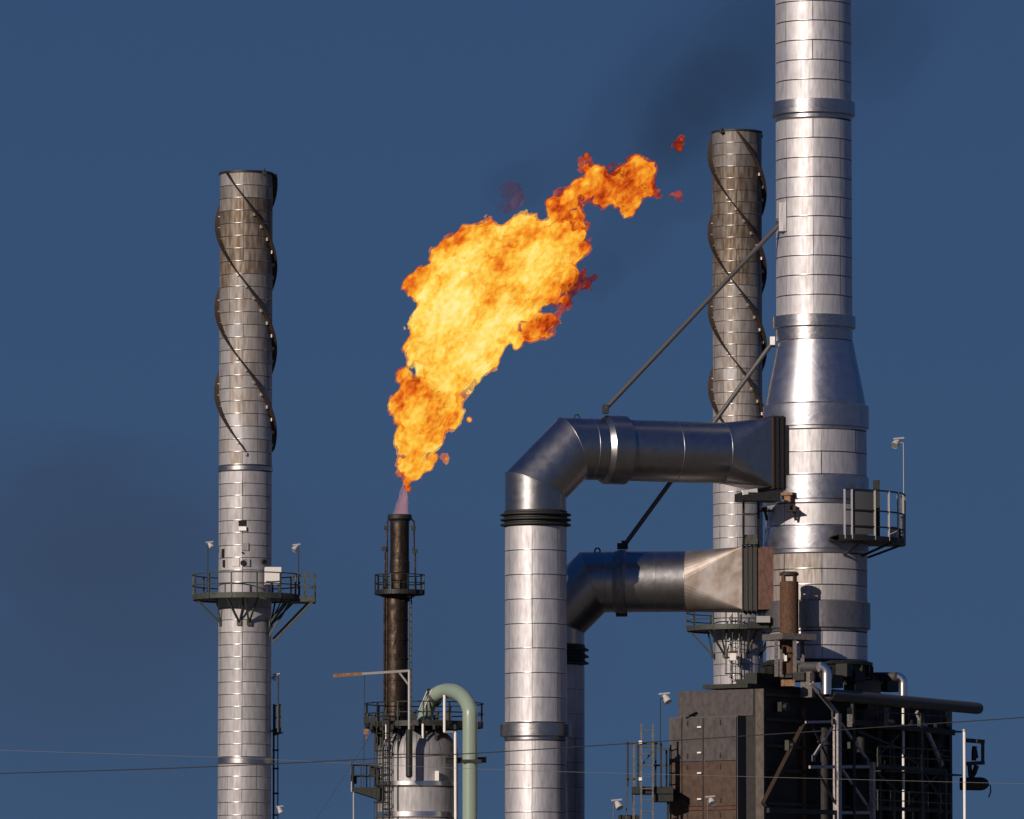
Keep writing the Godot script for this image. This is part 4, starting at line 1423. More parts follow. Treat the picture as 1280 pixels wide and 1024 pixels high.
func build_furnace() -> void:
	HC = at(951, 861, 8.5)
	var ang := deg_to_rad(55.0)
	hr = Vector3(cos(ang), 0, -sin(ang))
	hl = Vector3(-sin(ang), 0, -cos(ang))
	nr = Vector3(sin(ang), 0, cos(ang))
	nl = Vector3(-cos(ang), 0, sin(ang))
	var up := Vector3.UP
	var bs := Basis(hr, up, nr)
	var yt := HC.y
	var deep := 5.06
	var long := 18.2
	var o := thing("furnace", "dark boxy furnace with rusty casing panels under the main stack", "furnace", Vector3(HC.x, 0, HC.z))
	var mb := MB.new()
	mb.box(HC + hr * (long * 0.5) + hl * (deep * 0.5) + up * (-yt * 0.5), Vector3(long, yt, deep), bs)
	part("body", mb, M.casing_dark, o)
	# upper casing plate of the short face
	var y897 := on_l(900, 896, 0.0).y
	mb = MB.new()
	mb.box(HC + hl * (0.42 + (deep - 0.42) * 0.5) + nl * 0.03 + up * ((y897 - yt) * 0.5), Vector3(deep - 0.42, yt - y897 - 0.02, 0.06), Basis(hl, up, nl))
	part("casing_panel", mb, M.casing_grey, o)
	# lit corner column
	mb = MB.new()
	mb.box(Vector3(HC.x, yt * 0.5, HC.z) + hl * 0.0 + nl * 0.05, Vector3(0.5, yt - 0.02, 0.14), Basis(hl, up, nl))
	part("corner_post", mb, M.post_beige, o)
	# header box with its grid of panels
	var e := 0.8
	var l0 := 0.91
	var l1 := 5.15
	mb = MB.new()
	mb.box(Vector3(HC.x, 0, HC.z) + hl * ((l0 + l1) * 0.5) + nl * (e * 0.5) + up * (y897 * 0.5), Vector3(l1 - l0, y897, e), Basis(hl, up, nl))
	part("header_box", mb, M.core, o)
	var rows := [[897.5, 951.5, "casing_grey"], [952.5, 1008, "casing_brown"], [1009, 1013, "casing_red"], [1014, 1062, "casing_brown"]]
	for row in rows:
		for col in [[840.5, 879.5], [881.0, 921.3]]:
			var a := on_l(col[0], row[0], e)
			var b := on_l(col[1], row[0], e)
			var ya := on_l(880, row[0], e).y
			var yb := on_l(880, row[1], e).y
			mb = MB.new()
			var w := Vector2(a.x - b.x, a.z - b.z).length()
			mb.box(Vector3((a.x + b.x) * 0.5, (ya + yb) * 0.5, (a.z + b.z) * 0.5) + nl * 0.04, Vector3(w, ya - yb, 0.08), Basis(hl, up, nl))
			var pn := part("casing_panel", mb, M[row[2]], o)
			if row[1] - row[0] > 20:
				mb = MB.new()
				for t in [0.12, 0.88]:
					var q: Vector3 = a.lerp(b, 0.52)
					mb.box(Vector3(q.x, lerpf(ya, yb, t), q.z) + nl * 0.11, Vector3(0.06, me(6, 8), 0.05), Basis(hl, up, nl))
				part("lug", mb, M.dark_steel, pn)
	for py in [909, 941, 966.5, 999]:
		mb = MB.new()
		var q := on_l(874.5, py, e + 0.14)
		mb.box(q, Vector3(me(6, 8), me(1.8, 8), 0.09), Basis(hl, up, nl))
		part("latch", mb, M.white_paint, o)
	# dark face: posts and girts of the casing
	for px in [1003, 1062, 1110, 1152, 1186]:
		mb = MB.new()
		var p := on_r(px, 900, 0.08)
		mb.box(Vector3(p.x, yt * 0.5 - 0.4, p.z), Vector3(0.3, yt - 0.9, 0.24), bs)
		part("buckstay", mb, M.rust if px == 1003 else M.grey_steel if px == 1152 else M.casing_dark, o)
	for py in [868, 899, 932, 962, 1004]:
		mb = MB.new()
		var p := on_r(953, py, 0.0)
		mb.box(p + hr * (long * 0.5) + nr * 0.1, Vector3(long - 0.1, 0.16, 0.2), bs)
		part("girt", mb, M.dark_steel, o)
	mb = MB.new()
	mb.beam(on_r(1006, 906, 0.5), on_r(955, 1006, 0.5), 0.26, 0.3)
	part("diagonal_strut", mb, M.dim_rust, o)
	# roof plates and low steel under the stack
	for q in [[882, 851, 930, 2.2, 7.0, 0.22]]:
		mb = MB.new()
		var p := at(q[0], q[1], 5.5)
		mb.box(HC + hr * q[4] * 0.5 + hl * 2.4 + up * (0.1 + q[5] * 0.5), Vector3(q[4] - 0.6, q[5], q[3] + 0.6), bs)
		part("roof_plate", mb, M.dark_steel, o)
	for q in [[985, 854, 1015, 3.0], [985, 846, 1015, 4.0]]:
		mb = MB.new()
		mb.beam(at(q[0] + 30, q[1], 4.5), at(q[2], q[1] - 1, 7.0), 0.2, 0.34)
		part("roof_beam", mb, M.dark_steel if q[0] == 870 else M.dim_rust, o)
	mb = MB.new()
	mb.box(at(985, 854, 7.2), Vector3(me(17, 7), me(8, 7), 0.5))
	part("roof_box", mb, M.rust_light, o)
	for q in [[962, 853, 84, 20, 2.2], [938, 856, 40, 12, 0.5], [1055, 838, 12, 16, 3.0], [1068, 846, 22, 14, 2.0], [1090, 850, 26, 12, -1.0], [1040, 852, 26, 16, 3.6], [1110, 856, 28, 18, -3.0], [1078, 860, 60, 18, 1.2], [1010, 856, 8, 32, 6.2], [1003, 846, 18, 10, 6.0]]:
		mb = MB.new()
		mb.box(at(q[0], q[1], q[4]), Vector3(me(q[2], q[4]), me(q[3], q[4]), 0.7), bs)
		part("roof_equipment", mb, M.grey_steel if q[0] == 1010 else M.dark_steel if q[0] != 1068 else M.casing_dark, o)

func build_roof_things() -> void:
	var z := 4.3
	# rusty vent
	var ax := at(986.7, 800, z)
	var o := thing("rusty_vent", "rusty brown vent stub with slotted cap on a steel stand", "vent", Vector3(ax.x, hy(845, z), ax.z))
	var c := Vector3(ax.x, 0, ax.z)
	var mb := MB.new()
	mb.lathe(c, vmap(c, [[10.8, 727], [11.8, 728], [11.8, 793]]), 0, 360, 32)
	part("barrel", mb, M.rust, o)
	mb = MB.new()
	mb.lathe(c, vmap(c, [[0.5, 714.6], [9.5, 715], [11.9, 716.5], [12.1, 719.5], [9, 720.2], [0.5, 720.2]]), 0, 360, 32)
	part("cap", mb, M.rust_strake, o)
	for k in 4:
		var a := TAU * k / 4 + 0.75
		mb = MB.new()
		mb.box(c + Vector3(sin(a) * me(10, z), hy(724, z), cos(a) * me(10, z)), Vector3(0.22, me(8.5, z), 0.1), Basis(Vector3.UP, a))
		part("cap_post", mb, M.rust, o)
	mb = MB.new()
	mb.box(Vector3(ax.x, hy(797, z), ax.z), Vector3(me(50, z), me(7.5, z), 2.0), Basis(Vector3.UP, deg_to_rad(30)))
	part("stand_top", mb, M.grey_steel, o)
	for q in [[970.5, 0.9], [977, -0.8], [993.5, 1.1], [1003, -0.4]]:
		mb = MB.new()
		mb.ibeam(at(q[0], 846, z + q[1]), at(q[0], 801, z + q[1]), 0.2, 0.2)
		part("stand_leg", mb, M.grey_steel, o)
	mb = MB.new()
	mb.lathe(c, vmap(c, [[9, 801], [9, 816], [6, 818], [6, 826], [9.5, 828], [9.5, 843]]), 0, 360, 24)
	part("valve_body", mb, M.rust, o)
	mb = MB.new()
	mb.box(at(982, 823, z + 0.5), Vector3(0.14, 0.3, 0.1))
	part("tag_plate", mb, M.white_paint, o)
	# silver elbow pipes off the roof
	for q in [["short silver elbow pipe beside the vent stand, turning down at the stack foot", 1004, 1033, 834, 868, on_r(1033, 868, 1.95).z, 6.4], ["silver elbow pipe turning down at the far right of the furnace roof", 1078, 1129, 846, 884, on_r(1129, 884, 1.2).z, 5.6]]:
		var p := thing("elbow_pipe", q[0], "pipe", at(q[2], q[4], q[5]), "silver elbow pipes on the furnace roof")
		var zz: float = q[5]
		var rr := me(q[6], zz)
		mb = MB.new()
		mb.tube([at(q[1], q[3], zz - 1.2), at(q[2] - 8, q[3], zz - 0.1)], rr, 18)
		part("horizontal_run", mb, M.casing_grey if q[1] > 1050 else M.ring_metal_dull, p)
		mb = MB.new()
		var pts := []
		for k in 7:
			var t := PI * 0.5 * k / 6.0
			pts.append(at(q[2] - 8 + 8 * sin(t), q[3] + 8 - 8 * cos(t), zz))
		pts.append(at(q[2], q[4], zz))
		mb.tube(pts, rr, 18)
		part("bend", mb, M.bright_pipe, p)
	# long dark header pipe
	var h := thing("header_pipe", "long dark round header pipe sticking out along the furnace roof edge", "pipe", on_r(1040, 868, 1.95))
	mb = MB.new()
	var a := on_r(1036, 868.5, 1.95)
	var b := on_r(1226, 886, 1.95)
	var d := (b - a).normalized()
	var px1 := d.cross(Vector3.UP).normalized()
	var py1 := px1.cross(d)
	var rings := []
	for q in [[-0.12, 0.12], [-0.08, 0.2], [0.05, 0.29], [0.25, 0.315], [-1.0, 0.315], [-0.8, 0.29], [-0.66, 0.2], [-0.6, 0.05]]:
		var ring := []
		var base: Vector3 = a + d * q[0] if rings.size() < 4 else b + d * (q[0] + 0.6)
		for k in 24:
			ring.append(base + (px1 * cos(TAU * k / 24) + py1 * sin(TAU * k / 24)) * q[1])
		rings.append(ring)
	for k in rings.size() - 1:
		mb.loft(rings[k], rings[k + 1])
	part("barrel", mb, M.header_grey, h)
	for px in [1062, 1108, 1186]:
		mb = MB.new()
		var p := on_r(px, 880, 1.95)
		mb.beam(p - Vector3(0, 0.2, 0), p - Vector3(0, 1.2, 0), 0.26)
		part("saddle", mb, M.grey_steel, h)

func build_frames() -> void:
	# stair and access frame in front of the dark face
	var o := thing("stair_structure", "grey steel stair frame with diagonals in front of the dark furnace side", "frame", Vector3(on_r(1046, 900, 1.5).x, 0, on_r(1046, 900, 1.5).z))
	var E := 1.5
	var mem := [
		["column", 1046.5, 892, 1046.5, 1060, 0.33, "frame_grey"], ["column", 1090.5, 953, 1090.5, 1060, 0.24, "frame_grey"], ["column", 1150.5, 892, 1150.5, 1060, 0.24, "green_steel"], ["column", 1181, 962, 1181, 1060, 0.22, "green_steel"], ["column", 1066, 880, 1066, 1060, 0.2, "dark_steel"], ["column", 1187, 885, 1187, 905, 0.2, "frame_grey"],
		["girder", 1007, 903, 1044, 902, 0.13, "frame_grey"], ["girder", 1012, 959, 1087, 958.5, 0.16, "frame_grey"], ["girder", 1050, 1016, 1088, 1016, 0.16, "frame_grey"], ["girder", 1066, 903, 1192, 916, 0.3, "dark_steel"], ["girder", 1092, 958, 1182, 964, 0.24, "dark_steel"], ["girder", 1092, 1010, 1182, 1014, 0.2, "dark_steel"], ["girder", 960, 1013, 1046, 1016, 0.24, "dark_steel"],
		["diagonal", 1013, 855, 1044, 892, 0.1, "galvanised"], ["diagonal", 1016, 853, 1048, 892, 0.1, "galvanised"], ["diagonal", 1041, 908, 1017, 946, 0.13, "frame_grey"], ["diagonal", 1051, 904, 1086, 952, 0.13, "frame_grey"], ["diagonal", 1053, 962, 1086, 1010, 0.13, "frame_grey"], ["diagonal", 1155, 905, 1178, 957, 0.2, "frame_grey"], ["diagonal", 1146, 890, 1154, 908, 0.2, "frame_grey"],
		["diagonal", 1072, 914, 1125, 936, 0.12, "dark_steel"], ["diagonal", 1124, 918, 1098, 944, 0.12, "dark_steel"], ["diagonal", 1130, 945, 1152, 958, 0.12, "dark_steel"], ["diagonal", 1096, 966, 1124, 992, 0.12, "dark_steel"], ["diagonal", 1172, 968, 1134, 1004, 0.12, "dark_steel"], ["diagonal", 1156, 968, 1178, 1004, 0.14, "dark_steel"], ["diagonal", 1021, 962, 1044, 1004, 0.12, "dark_steel"], ["diagonal", 1014, 906, 1036, 950, 0.1, "dark_steel"]]
	for q in mem:
		var mb := MB.new()
		var a := on_r(q[1], q[2], E)
		var b := on_r(q[3], q[4], E)
		if q[0] == "column":
			mb.beam(a, Vector3(a.x, b.y, a.z), q[5], q[5], hr)
		else:
			mb.beam(a + nr * 0.003, b + nr * 0.003, q[5] * 0.7, q[5])
		part(q[0], mb, M[q[6]], o)
	for q in [[1017, 948], [1085, 952], [1042, 902], [1086, 1010], [1152, 903], [1042, 893]]:
		var mb := MB.new()
		mb.box(on_r(q[0], q[1], E + 0.1), Vector3(me(7, 6), me(8, 6), 0.05), Basis(hr, Vector3.UP, nr))
		part("gusset_plate", mb, M.grey_steel, o)
	# galleries: two rails and their posts above each girder level
	for py in [903.0, 958.0, 1013.0]:
		for up2 in [0.55, 1.05]:
			var mb := MB.new()
			var a := on_r(1096, py, 2.0)
			var b := on_r(1190, py + (7 if py < 1000 else 4), 2.0)
			b.y = a.y
			mb.beam(a + Vector3(0, up2, 0), b + Vector3(0, up2, 0), 0.06)
			part("handrail", mb, M.green_steel, o)
		for px in [1097, 1113, 1136, 1160, 1176, 1189]:
			var mb := MB.new()
			var a := on_r(px, py, 2.0)
			a.y = on_r(1096, py, 2.0).y
			mb.beam(a, a + Vector3(0, 1.08, 0), 0.06)
			part("rail_post", mb, M.green_steel, o)
	for py in [909.0, 964.0]:
		var mb := MB.new()
		var a := on_r(1094, py, 1.0)
		var b := on_r(1190, py, 1.0)
		b.y = a.y
		mb.beam(a, b, 1.3, 0.08)
		part("gallery_floor", mb, M.dark_steel, o)
	# small fittings that crowd the dark face
	var seeded := RandomNumberGenerator.new()
	seeded.seed = 99
	for q in [[975, 884, "dark fitting high on the shaded wall just right of the furnace corner"], [983, 932, "dark fitting left of the rusty diagonal strut on the shaded wall"], [1024, 925, "dark fitting between the rusty strut and the stair frame's tall column"], [1062, 932, "dark fitting right of the stair frame's tall column"], [1076, 884, "dark fitting under the header pipe near its middle"], [1122, 932, "dark fitting left of the bright vertical pipe, upper gallery"], [1144, 982, "dark fitting right of the bright vertical pipe, lower gallery"], [1170, 938, "dark fitting on the shaded wall near its far right end"]]:
		var p := on_r(q[0], q[1], 0.2)
		var t := thing("burner_box", q[2], "fitting", p, "small dark fittings on the furnace side")
		var mb := MB.new()
		var w := seeded.randf_range(0.3, 0.6)
		mb.box(p + nr * 0.12, Vector3(w, seeded.randf_range(0.3, 0.7), 0.36), bs_r())
		part("housing", mb, M[["dark_steel", "green_steel"][seeded.randi_range(0, 1)]], t)
		mb = MB.new()
		mb.tube([p + nr * 0.3, p + nr * 0.5], w * 0.33, 10)
		part("nozzle", mb, M.dark_steel, t)
	# pipework crowding the dark face
	var k := 0
	for q in [[1076, 890, 960, 0.7, "casing_dark", 0.22], [1098, 895, 1050, 0.8, "dark_steel", 0.16], [1112, 900, 1050, 0.6, "casing_dark", 0.3], [1138, 900, 1050, 0.8, "dark_steel", 0.2], [1168, 905, 1050, 0.7, "casing_dark", 0.3], [1030, 910, 1050, 0.7, "casing_dark", 0.25]]:
		var p := on_r(q[0], q[1], q[3])
		var lab: String = ["dark riser pipe just right of the stair frame's middle column", "thin dark pipe left of the bright vertical pipe", "thick dark pipe close behind the bright vertical pipe", "dark pipe right of the bright vertical pipe", "thick dark pipe near the far end of the furnace side", "dark pipe between the rusty strut and the stair frame column"][k]
		k += 1
		var t := thing("riser_pipe", lab, "pipe", Vector3(p.x, on_r(q[0], q[2], q[3]).y, p.z), "dark riser pipes along the furnace side")
		var mb := MB.new()
		mb.tube([Vector3(p.x, on_r(q[0], q[2], q[3]).y, p.z), p], q[5], 12)
		part("run", mb, M[q[4]], t)
		mb = MB.new()
		mb.tube([p - Vector3(0, 0.9, 0), p - Vector3(0, 0.75, 0)], q[5] * 1.45, 12)
		part("flange", mb, M[q[4]], t)
	# two bright upright pipes
	for q in [["bright silver upright pipe seen between the frame's members", 1129, 884, 1.2, 1.7], ["bright white pole standing clear at the furnace's right end", 1205.5, 914, 3.4, 1.9]]:
		var p := on_r(q[1], q[2], q[3])
		var t := thing("bright_upright", q[0], "pipe", Vector3(p.x, 0, p.z), "bright upright pipes at the furnace side")
		var mb := MB.new()
		mb.tube([Vector3(p.x, 0, p.z), p], me(q[4], 0), 12)
		part("run", mb, M.white_paint, t)
		mb = MB.new()
		mb.tube([p - Vector3(0, 0.02, 0), p + Vector3(0, 0.1, 0)], me(q[4] + 0.8, 0), 12)
		part("end_cap", mb, M.galvanised, t)
	# bracket frame and drum at the right end
	var zz := -6.0
	var br := thing("bracket_frame", "small open box bracket with a valve at the furnace's right end", "bracket", at(1219, 957, zz))
	for q in [["top_bar", 1206, 925.5, 1231, 927.5, 0.22], ["side_bar", 1228.5, 927, 1228.5, 953, 0.18], ["bottom_bar", 1206, 955, 1231, 953.5, 0.2]]:
		var mb := MB.new()
		mb.beam(at(q[1], q[2], zz), at(q[3], q[4], zz), q[5])
		part(q[0], mb, M.casing_grey, br)
	var vb := MB.new()
	vb.tube([at(1217.5, 951, zz + 0.1), at(1217.5, 940, zz + 0.1), at(1218.5, 933, zz + 0.1)], me(3.2, zz), 10)
	vb.tube([at(1222, 948, zz + 0.1), at(1220.5, 938, zz + 0.1), at(1217, 934, zz + 0.1)], 0.06, 6)
	part("valve", vb, M.dark_steel, br)
	vb = MB.new()
	vb.tube([at(1221, 957, zz), at(1218, 966, zz), at(1212, 975, zz)], 0.14, 8)
	vb.tube([at(1212, 956, zz), at(1213, 970, zz)], 0.12, 8)
	part("drop_pipe", vb, M.dark_steel, br)
	var dr := thing("small_drum", "small dark drum lying on its side under the bracket with a hooked drain", "drum", at(1215, 985, zz))
	vb = MB.new()
	var rings := []
	for q in [[1200, 8.0], [1226, 8.4], [1231, 7.4], [1234.5, 5.0], [1236.5, 1.5]]:
		var ring := []
		for j in 20:
			ring.append(at(q[0], 980, zz) + Vector3(0, cos(TAU * j / 20), sin(TAU * j / 20)) * me(q[1], zz))
		rings.append(ring)
	for i in rings.size() - 1:
		vb.loft(rings[i], rings[i + 1])
	part("shell", vb, M.dark_steel, dr)
	vb = MB.new()
	vb.tube([at(1232, 980, zz), at(1238, 982, zz), at(1238.5, 990, zz), at(1236, 997, zz)], 0.045, 6)
	part("drain_hook", vb, M.grey_steel, dr)

func build_scaffold() -> void:
	var z := 7.0
	var yd := hy(984, z)
	var o := thing("side_landing", "dark landing with rails on the furnace's left side", "platform", at(815, 990, z))
	var xa := at(790, 984, z).x
	var xb := at(841, 984, z).x
	var mb := MB.new()
	mb.box(Vector3((xa + xb) * 0.5, yd - 0.2, z + 0.2), Vector3(xb - xa, 0.36, 2.2))
	part("deck", mb, M.dark_steel, o)
	mb = MB.new()
	mb.box(at(829, 997, z + 0.3), Vector3(me(24, z), me(11, z), 1.8))
	part("deck_beam", mb, M.dark_steel, o)
	for q in [[784.5, 1.2], [792, 1.2], [798, -0.8], [820, -0.8], [826, 1.0], [833, 0.3], [838, -0.6]]:
		mb = MB.new()
		var p := Vector3(at(q[0], 984, z).x, yd, z + q[1])
		mb.beam(p + Vector3(0, -0.3 if q[0] > 790 else 0.0, 0), p + Vector3(0, me(55, z) if q[0] < 830 else me(46, z), 0), 0.1)
		part("post", mb, M.dark_steel if q[0] != 792 else M.grey_steel, o)
	for q in [[781, 929.5, 826, 929.5, 1.2], [796, 933, 840, 937, -0.8], [796, 957, 840, 957, -0.8], [781, 974.5, 803, 974.5, 1.2]]:
		mb = MB.new()
		mb.beam(at(q[0], q[1], z + q[4]), at(q[2], q[3], z + q[4]), 0.1)
		part("handrail", mb, M.green_steel, o)
	mb = MB.new()
	mb.beam(at(785, 975, z + 1.2), at(781, 1060, z + 1.2), 0.07)
	part("brace", mb, M.green_steel, o)
	mb = MB.new()
	mb.beam(at(804, 955, z), at(816, 938, z), 0.08)
	part("brace", mb, M.green_steel, o)
	for q in [792, 835]:
		mb = MB.new()
		mb.beam(at(q, 1060, z + 0.8), at(q, 985, z + 0.8), 0.12)
		part("leg", mb, M.grey_steel if q == 792 else M.dark_steel, o)
	mb = MB.new()
	mb.box(at(786, 1022, z), Vector3(me(26, z), me(5, z), 1.6))
	part("lower_deck", mb, M.dark_steel, o)
	# ladder
	var l := thing("steel_ladder", "pale upright ladder rising above the landing left of the furnace", "ladder", at(808.5, 1060, z + 1.5))
	for px in [801.5, 816]:
		mb = MB.new()
		mb.beam(at(px, 1060, z + 1.5), at(px, 905, z + 1.5), me(2.2, z))
		part("rail", mb, M.grey_steel, l)
	var py := 914.0
	while py < 1060:
		mb = MB.new()
		mb.tube([at(801.5, py, z + 1.5), at(816, py, z + 1.5)], 0.035, 6)
		part("rung", mb, M.grey_steel, l)
		py += 14.4
	for q in [[800.5, 928], [800.5, 974]]:
		mb = MB.new()
		mb.box(at(q[0], q[1], z + 1.6), Vector3(0.16, 0.16, 0.16))
		part("clamp", mb, M.white_paint, l)
	floodlight(at(825.5, 984, z + 1.4), me(110, z), Vector3(0.3, 0.05, 0), Vector3(0.45, -0.8, 0.4), "floodlight on a tall pole left of the furnace top", M.dark_steel, 1.25)
	floodlight(at(767, 1050, z + 1.4), me(44, z), Vector3(0.22, 0.02, 0), Vector3(0.35, -0.7, 0.4), "floodlight at the bottom edge left of the pale ladder", M.grey_steel, 1.2)
	floodlight(at(884.5, 1050, HC.z + 4.5), me(48, 8), Vector3(0.2, 0.03, 0), Vector3(0.2, -0.7, 0.6), "floodlight at the bottom edge in front of the rusty panels", M.grey_steel, 1.1)

func build_stack_platform() -> void:
	var ax := at(1020.5, 670, 0.0)
	ax.y = 0
	var yd := hy(673.5, 1.5)
	var c := Vector3(ax.x, yd, 0)
	var o := thing("stack_platform", "railed platform with grey screen panels on the main stack's right side", "platform", at(1090, 676, 1.5))
	var mb := MB.new()
	var rin := me(66.4, 0)
	var rout := me(112, 0)
	mb.lathe(c, [Vector2(rout, -0.26), Vector2(rout, 0), Vector2(rin, 0), Vector2(rin, -0.26), Vector2(rout, -0.26)], 12, 104, 24)
	part("deck", mb, M.dark_steel, o)
	var pos := func(a: float, rr: float, y: float) -> Vector3: return c + Vector3(sin(deg_to_rad(a)) * rr, y, cos(deg_to_rad(a)) * rr)
	var hgt := me(57, 2)
	for a in [16.0, 21.0, 38.5, 52.0, 64.0, 76.0, 90.0, 103.0]:
		mb = MB.new()
		mb.beam(pos.call(a, rout - 0.05, -0.2), pos.call(a, rout - 0.05, hgt), 0.1)
		part("post", mb, M.galvanised if a < 80 else M.grey_steel, o)
	for t in [1.0, 0.55, 0.2]:
		mb = MB.new()
		mb.tube(arc(c, rout - 0.05, yd + hgt * t, 16, 104, 20), 0.045, 6)
		part("handrail" if t > 0.9 else "middle_rail", mb, M.dark_steel, o)
	for t in [[0.03, 0.2], [0.22, 0.54], [0.57, 0.98]]:
		mb = MB.new()
		mb.lathe(c, [Vector2(rout - 0.1, hgt * t[0]), Vector2(rout - 0.1, hgt * t[1]), Vector2(rout - 0.13, hgt * t[1]), Vector2(rout - 0.13, hgt * t[0])], 21, 38, 8)
		part("screen_panel", mb, M.screen_grey, o)
	mb = MB.new()
	var b0: Vector3 = pos.call(60, rin + 0.3, 0)
	b0 = at(1096, 674, 2.2)
	mb.box(b0 + Vector3(0, me(37, 2), 0), Vector3(me(8, 2), me(74, 2), 0.3))
	part("cable_tray", mb, M.dark_steel, o)
	for a in [70.0, 92.0]:
		mb = MB.new()
		mb.box(pos.call(a, rout - 0.5, 0.32), Vector3(0.5, 0.6, 0.4))
		part("junction_box", mb, M.galvanised if a < 80 else M.dark_steel, o)
	for a in [30.0, 60.0, 90.0]:
		mb = MB.new()
		mb.beam(pos.call(a, rin - 0.1, -0.9), pos.call(a, rout - 0.3, -0.26), 0.12)
		part("brace", mb, M.dark_steel, o)
	floodlight(at(1130, 674, 1.0), me(121, 1), Vector3(-0.36, 0.02, 0), Vector3(-0.4, -0.6, 0.5), "floodlight on a tall thin pole at the main stack's right platform", M.galvanised, 1.25)
	# shelf under the front duct's end and its hanger posts
	var s := thing("duct_shelf", "rusty shelf on posts below the front duct's end", "platform", at(945, 622, 4.0))
	mb = MB.new()
	mb.box(at(947, 622, 3.4), Vector3(me(50, 3), me(10, 3), 1.6), Basis(Vector3.UP, deg_to_rad(12)))
	part("deck", mb, M.dark_steel, s)
	mb = MB.new()
	mb.beam(at(928, 616, 4.4), at(946, 613.5, 4.0), 0.16, 0.24)
	part("bright_angle", mb, M.white_paint, s)
	for px in [929.5, 948.0]:
		mb = MB.new()
		mb.beam(at(px, 624, 2.6), at(px, 684, 1.2), me(3.0, 2))
		part("post", mb, M.dark_steel, s)
	mb = MB.new()
	mb.beam(at(928, 643, 2.4), at(950, 643, 2.4), 0.12)
	part("tie_bar", mb, M.dark_steel, s)
	mb = MB.new()
	mb.box(at(939, 675, 1.2), Vector3(me(16, 1), me(12, 1), 0.6))
	part("foot_box", mb, M.green_steel, s)
	var q := thing("nozzle_ledge", "small pale ledge under the rear duct's dark end frame", "bracket", at(952, 775, 1.5))
	mb = MB.new()
	mb.box(at(954, 774.5, 1.6), Vector3(me(17, 1), me(8, 1), 0.5))
	part("plate", mb, M.galvanised, q)
	mb = MB.new()
	mb.box(at(948, 782, 1.0), Vector3(me(26, 1), me(8, 1), 1.0))
	part("bracket_arm", mb, M.dark_steel, q)

func build_cables() -> void:
	for q in [["dark overhead cable sagging across the whole width, lower at the left", [[-2200, 985], [-900, 990], [-300, 975], [0, 967], [240, 959.5], [470, 948.5], [640, 939], [840, 926], [1050, 912.5], [1280, 897], [1500, 881], [2400, 800], [3600, 660]], "wire", 0.024],
			["pale overhead cable crossing in front of the furnace panels", [[-2200, 800], [-900, 895], [-300, 928], [0, 938], [300, 948], [480, 956.5], [640, 963], [840, 968.5], [1010, 973], [1280, 980], [1500, 985], [2400, 990], [3600, 960]], "pale_wire", 0.0095]]:
		var z := 70.0
		var o := thing("overhead_cable", q[0], "cable", at(0, 960, z), "overhead cables")
		var pts := []
		for p in q[1]:
			pts.append(at(p[0], p[1], z))
		var cur := Curve3D.new()
		for i in pts.size():
			var tn: Vector3 = (pts[mini(i + 1, pts.size() - 1)] - pts[maxi(i - 1, 0)]) / 6.0
			cur.add_point(pts[i], -tn, tn)
		cur.bake_interval = 1.0
		var mb := MB.new()
		mb.tube(Array(cur.get_baked_points()), q[3], 6)
		part("strand", mb, M[q[2]], o)

func smoke(called: String, p: Vector3, size: Vector3, col: Color, density: float, turn := 0.0) -> void:
	var f := FogVolume.new()
	f.name = numbered(called)
	f.shape = RenderingServer.FOG_VOLUME_SHAPE_ELLIPSOID
	f.size = size
	f.position = p
	f.rotation_degrees.z = turn
	var m := FogMaterial.new()
	m.resource_name = "smoke"
	m.albedo = col
	m.density = density
	f.material = m
	f.set_meta("kind", "stuff")
	f.set_meta("label", "thin dark smoke drifting from the flare across the sky")
	add_child(f)

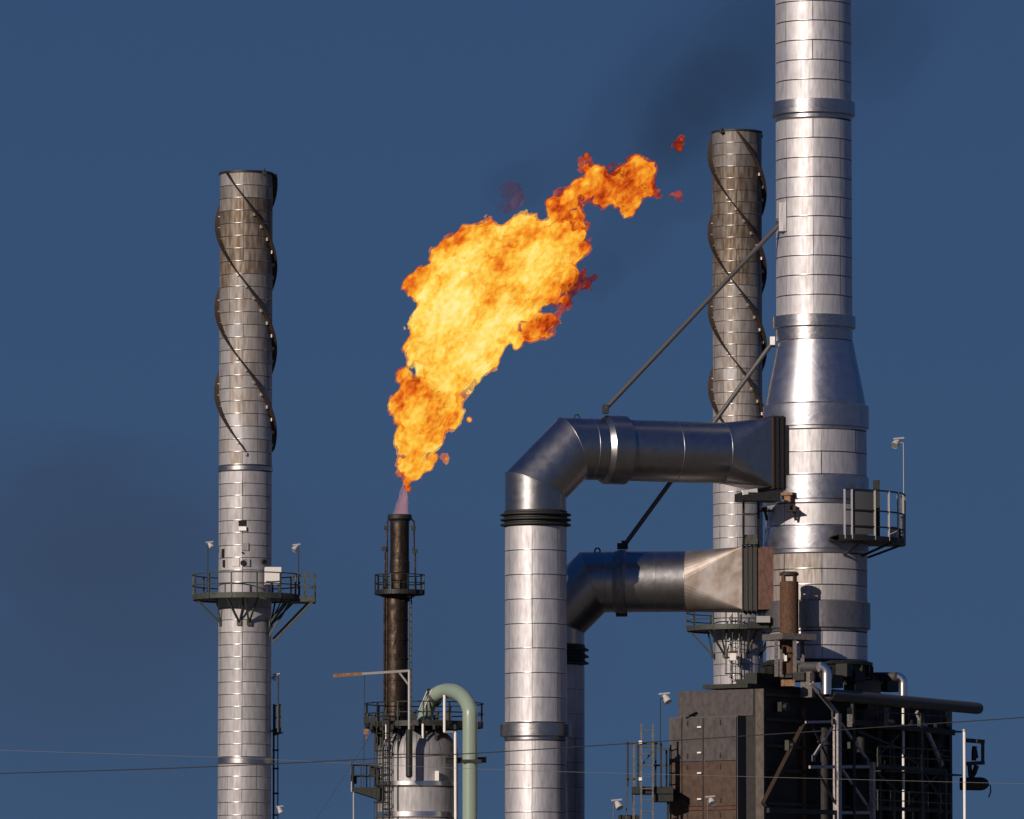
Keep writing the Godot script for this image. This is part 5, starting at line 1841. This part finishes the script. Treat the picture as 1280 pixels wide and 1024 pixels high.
func build_smoke(z: float) -> void:
	var dark := Color(0.16, 0.15, 0.15)
	for q in [[820, 195, 90, 70, 0.0283, 35], [845, 165, 120, 100, 0.0250, 50], [880, 120, 170, 120, 0.0199, 40], [905, 100, 130, 90, 0.0150, 20], [940, 70, 240, 150, 0.0142, 35], [960, 90, 520, 330, 0.0060, 30], [760, 230, 420, 240, 0.0035, 35], [900, 120, 440, 260, 0.0055, 38], [1000, 20, 300, 190, 0.0108, 30], [1100, 60, 150, 130, 0.0133, 60], [1130, 20, 200, 120, 0.0100, 20], [840, 120, 130, 170, 0.0100, 0], [690, 215, 150, 70, 0.0116, 25], [640, 232, 90, 70, 0.0216, 20], [745, 345, 80, 70, 0.0283, 30], [790, 300, 120, 90, 0.0116, 40]]:
		smoke("smoke", at(q[0], q[1], z - 4.0), Vector3(me(q[2], z), me(q[3], z), me(q[3], z)), dark, q[4], q[5])
	# old smoke lying over the left of the sky, farther off
	for q in [[90, 640, 420, 220, 0.00597], [180, 680, 420, 280, 0.00516], [60, 760, 520, 360, 0.00482], [60, 570, 240, 90, 0.01013], [150, 560, 200, 60, 0.00574], [330, 820, 900, 420, 0.00252], [200, 900, 900, 300, 0.00230]]:
		var zz := z - 120.0
		smoke("smoke", at(q[0], q[1], zz), Vector3(me(q[2], zz), me(q[3], zz), me(q[3], zz) * 1.4), Color(0.37, 0.36, 0.40), q[4], 0)

func _ready() -> void:
	rng.seed = 4711
	var cam := Camera3D.new()
	cam.name = "camera"
	cam.fov = FOV
	cam.position = eye
	cam.rotation_degrees.x = PITCH
	cam.near = 1.0
	cam.far = 6000.0
	cam.current = true
	add_child(cam)
	var env := Environment.new()
	env.background_mode = Environment.BG_SKY
	var sm := ProceduralSkyMaterial.new()
	sm.sky_top_color = Color(0.07, 0.21, 0.42)
	sm.sky_horizon_color = Color(0.238, 0.337, 0.46)
	sm.sky_curve = 0.26
	sm.ground_horizon_color = Color(0.23, 0.22, 0.21)
	sm.ground_bottom_color = Color(0.16, 0.15, 0.14)
	var sky := Sky.new()
	sky.sky_material = sm
	env.sky = sky
	env.tonemap_mode = Environment.TONE_MAPPER_LINEAR
	env.tonemap_exposure = 1.0
	env.sdfgi_enabled = true
	env.ssao_enabled = true
	env.ssil_enabled = true
	env.volumetric_fog_enabled = true
	env.volumetric_fog_density = 0.0
	var we := WorldEnvironment.new()
	we.name = "environment"
	we.environment = env
	add_child(we)
	var sun := DirectionalLight3D.new()
	sun.name = "sun"
	sun.light_color = Color(1.0, 0.935, 0.865)
	sun.light_energy = 1.25
	sun.light_angular_distance = 0.5
	sun.shadow_enabled = true
	sun.sky_mode = DirectionalLight3D.SKY_MODE_LIGHT_ONLY
	sun.rotation_degrees = Vector3(-20, -35, 0)
	add_child(sun)
	make_materials()
	var g := MeshInstance3D.new()
	g.name = "ground"
	var pm := PlaneMesh.new()
	pm.size = Vector2(9000, 9000)
	g.mesh = pm
	g.material_override = M.gravel
	g.set_meta("kind", "structure")
	add_child(g)
	build_main_stack()
	build_right_stack()
	build_left_stack()
	build_flare(-60.0)
	build_vessel()
	build_furnace()
	build_ducts()
	build_rods()
	build_frames()
	build_roof_things()
	build_scaffold()
	build_stack_platform()
	build_cables()
	build_flame(-60.0)
	build_smoke(-60.0)
